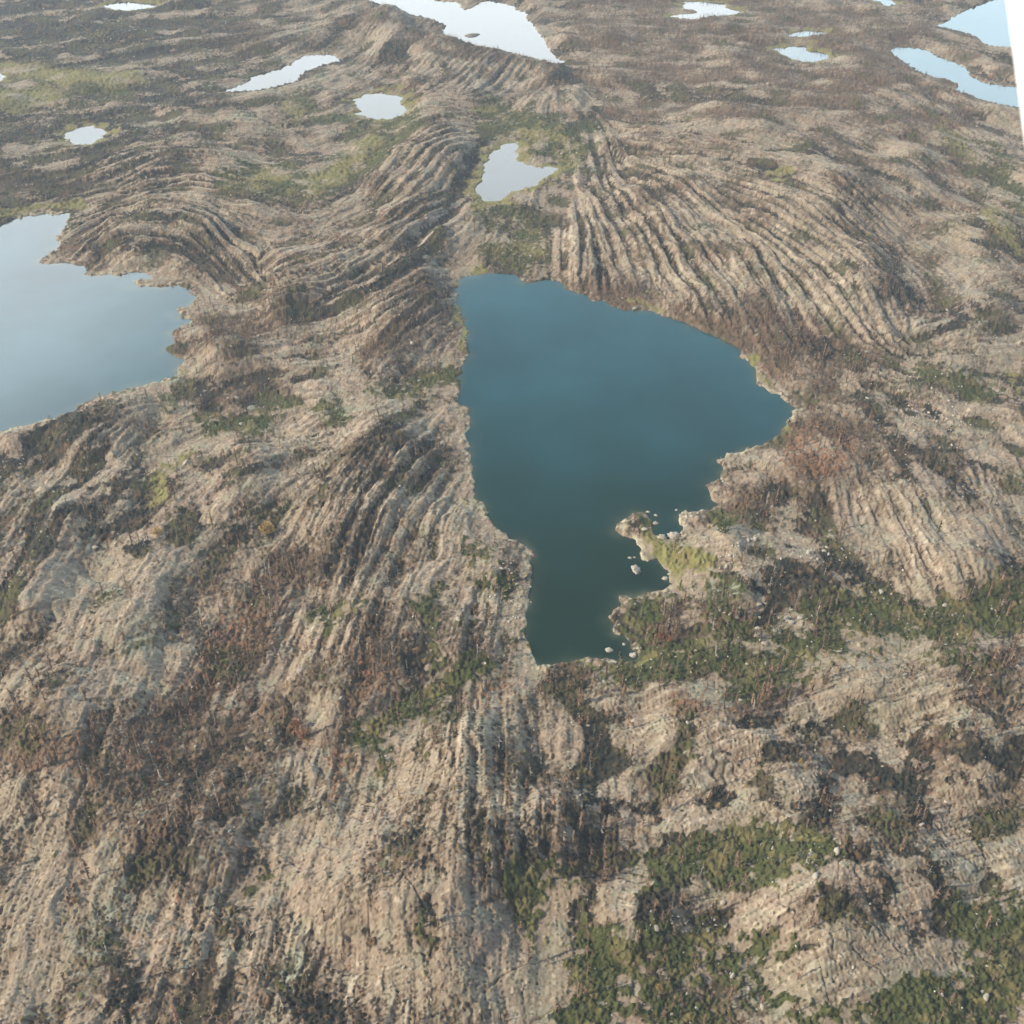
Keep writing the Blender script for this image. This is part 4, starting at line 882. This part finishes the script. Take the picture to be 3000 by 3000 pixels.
# islet in the far lake
x, y = ground(1383, 104)
th_ = np.linspace(0, 2 * np.pi, 25)[:-1]
ring_v = []
for f, z in ((1.0, -.3), (.9, .35), (.55, 1.0), (.15, 1.3)):
    for a in th_:
        q = f * (1 + .16 * math.sin(3 * a + 1) + .1 * math.sin(5 * a)); ring_v.append((6.0 * q * math.cos(a), 4.0 * q * math.sin(a), z + .12 * math.sin(7 * a)))
fq = [(r * 24 + a, r * 24 + (a + 1) % 24, (r + 1) * 24 + (a + 1) % 24, (r + 1) * 24 + a) for r in range(3) for a in range(24)]
isl = mesh_obj("islet", np.array(ring_v), np.array(fq), plain("islet_heath", (.24, .21, .17), (.32, .29, .24)), smooth=True)
isl.location = (x, y, 0); isl.rotation_euler = (0, 0, .35)
tag(isl, "low dark islet alone in the large pale lake at the top", "islet")

# bushes in autumn colour that stand out by themselves
def leafy(seed, k):
    r = random.Random(seed); v, f = [], []
    for _ in range(k):
        a, e = r.uniform(0, 6.283), r.uniform(-.2, 1.45); d = r.uniform(.4, 1.0) * (1 + .22 * math.sin(3 * a + seed))
        c = Vector((math.cos(a) * math.cos(e), math.sin(a) * math.cos(e), .75 + .85 * math.sin(e))) * d * .5
        s = r.uniform(.06, .13); i = len(v)
        for q in range(3):
            w = Vector((r.gauss(0, 1), r.gauss(0, 1), r.gauss(0, 1))).normalized() * s
            v.append(tuple(c + w))
        f.append((i, i + 1, i + 2))
    return np.array(v), np.array(f)
yel = plain("yellow_leaves", (.52, .34, .09), (.40, .27, .08)); ora = plain("orange_leaves", (.42, .19, .09), (.34, .17, .09)); pal = plain("pale_green_leaves", (.36, .37, .22), (.27, .30, .17)); grn = plain("green_leaves", (.07, .10, .03), (.10, .12, .04))
bark = plain("bush_bark", (.16, .13, .10), (.22, .18, .14))
BUSH = [(785, 1545, 46, yel, "bright yellow bush in the dark hollow left of the striped slab"), (462, 1556, 30, yel, "yellow bush beside the dark bog at the left"), (633, 1217, 14, yel, "tiny yellow bush at the head of the ochre bog"),
        (1935, 1860, 26, ora, "orange dead bush on the brushy knoll below the marshy point"), (1962, 1872, 22, ora, "second orange dead bush, right of the first on the brushy knoll"),
        (2118, 1538, 50, grn, "rounded green bush at the root of the marshy point"), (870, 2120, 36, ora, "orange-brown bush on the brown slope left of the gully"), (885, 2150, 28, ora, "smaller orange bush below the orange-brown one on the brown slope"),
        (475, 1165, 22, pal, "pale green aspen farthest left in the clump by the left lake"), (498, 1172, 24, pal, "pale green aspen in the middle of the clump by the left lake"), (515, 1190, 24, pal, "pale green aspen farthest right in the clump by the left lake"), (488, 1205, 22, pal, "pale green aspen lowest in the clump by the left lake"),
        (1172, 2338, 14, yel, "small yellow bush at the foot of the dark gully"), (2890, 1715, 14, yel, "yellow bush at the right edge above the green hollow"), (2345, 2230, 16, yel, "yellow bush on the pale ledges at the lower right"), (1932, 2888, 22, yel, "golden bush among the bushes at the bottom right")]
for q, (u, v, w, mt, lb) in enumerate(BUSH):
    x, y, z = surface(u, v + w * .35); d = math.sqrt(x * x + y * y + CAM_H ** 2); s = w * d / FPX
    tall = 1.6 if mt is pal else (1.25 if mt is ora else 1.0)
    e = bpy.data.objects.new("aspen_tree" if mt is pal else "bush", None); COL.objects.link(e); e.location = (x, y, z)
    lv, lfc = leafy(q + 3, 260)
    mesh_obj("foliage", lv * np.array([s, s, s * tall]), lfc, mt, e)
    (tv, tf), _ = tree_parts(900 + q, 1)
    mesh_obj("stem", tv * np.array([s * 2.2, s * 2.2, s * tall * .8]), tf, bark, e)
    tag(e, lb, "tree" if mt is pal else "bush")

# ------------------------------------------------------------------ the aircraft's own white edge, half a metre from the lens
fw = Vector((0, CP, -SP)); up = Vector((0, SP, CP)); rt = Vector((1, 0, 0)); eye = Vector((0, 0, CAM_H))
def near(px, py, d):
    return eye + fw * d + rt * ((px - 1500) / FPX * d) + up * ((1500 - py) / FPX * d)
prof = []                                                    # rounded section, swept along the pillar
for k in range(13):
    a = math.pi * (.5 + k / 12)
    prof.append((math.cos(a) * .030, math.sin(a) * .012))
prof += [(.10, -.012), (.10, .012)]
stations = [(2893, -420), (2923, -200), (2951, 0), (2977, 200), (3003, 400), (3055, 800), (3103, 1200), (3145, 1600)]
pv = []
for px, py in stations:
    c = near(px, py, .48)
    for a, b in prof:
        pv.append(c + rt * (a + .030) + fw * b)
m_ = len(prof)
pf = [(s * m_ + k, s * m_ + (k + 1) % m_, (s + 1) * m_ + (k + 1) % m_, (s + 1) * m_ + k) for s in range(len(stations) - 1) for k in range(m_)]
pillar = mesh_obj("window_pillar", np.array([p[:] for p in pv]), np.array(pf), plain("white_paint", (.86, .86, .84), (.84, .84, .83), .4), smooth=True)
tag(pillar, "blurred white edge of the aircraft in the top right corner", "window pillar")

# ------------------------------------------------------------------ the hazy air
hz, nt, n, l, bs = mat("haze_air")
n.remove(bs)
vol = n.new('ShaderNodeVolumePrincipled')
vol.inputs['Color'].default_value = (.79, .88, 1.0, 1)
vol.inputs['Density'].default_value = HAZE_DENSITY
vol.inputs['Anisotropy'].default_value = 0.1
l.new(vol.outputs[0], n['Material Output'].inputs['Volume'])
bx0, bx1, by0, by1, bz0, bz1 = -7000, 7000, -120, 9100, -5, 262
hv = np.array([(x, y, z) for z in (bz0, bz1) for y in (by0, by1) for x in (bx0, bx1)], float)
hf = np.array([(0, 2, 3, 1), (4, 5, 7, 6), (0, 1, 5, 4), (2, 6, 7, 3), (0, 4, 6, 2), (1, 3, 7, 5)])
haze = mesh_obj("haze", hv, hf, hz)
tag(haze, "thin bluish haze that fades the far land and ponds", "haze", kind="stuff")
print("scene built")
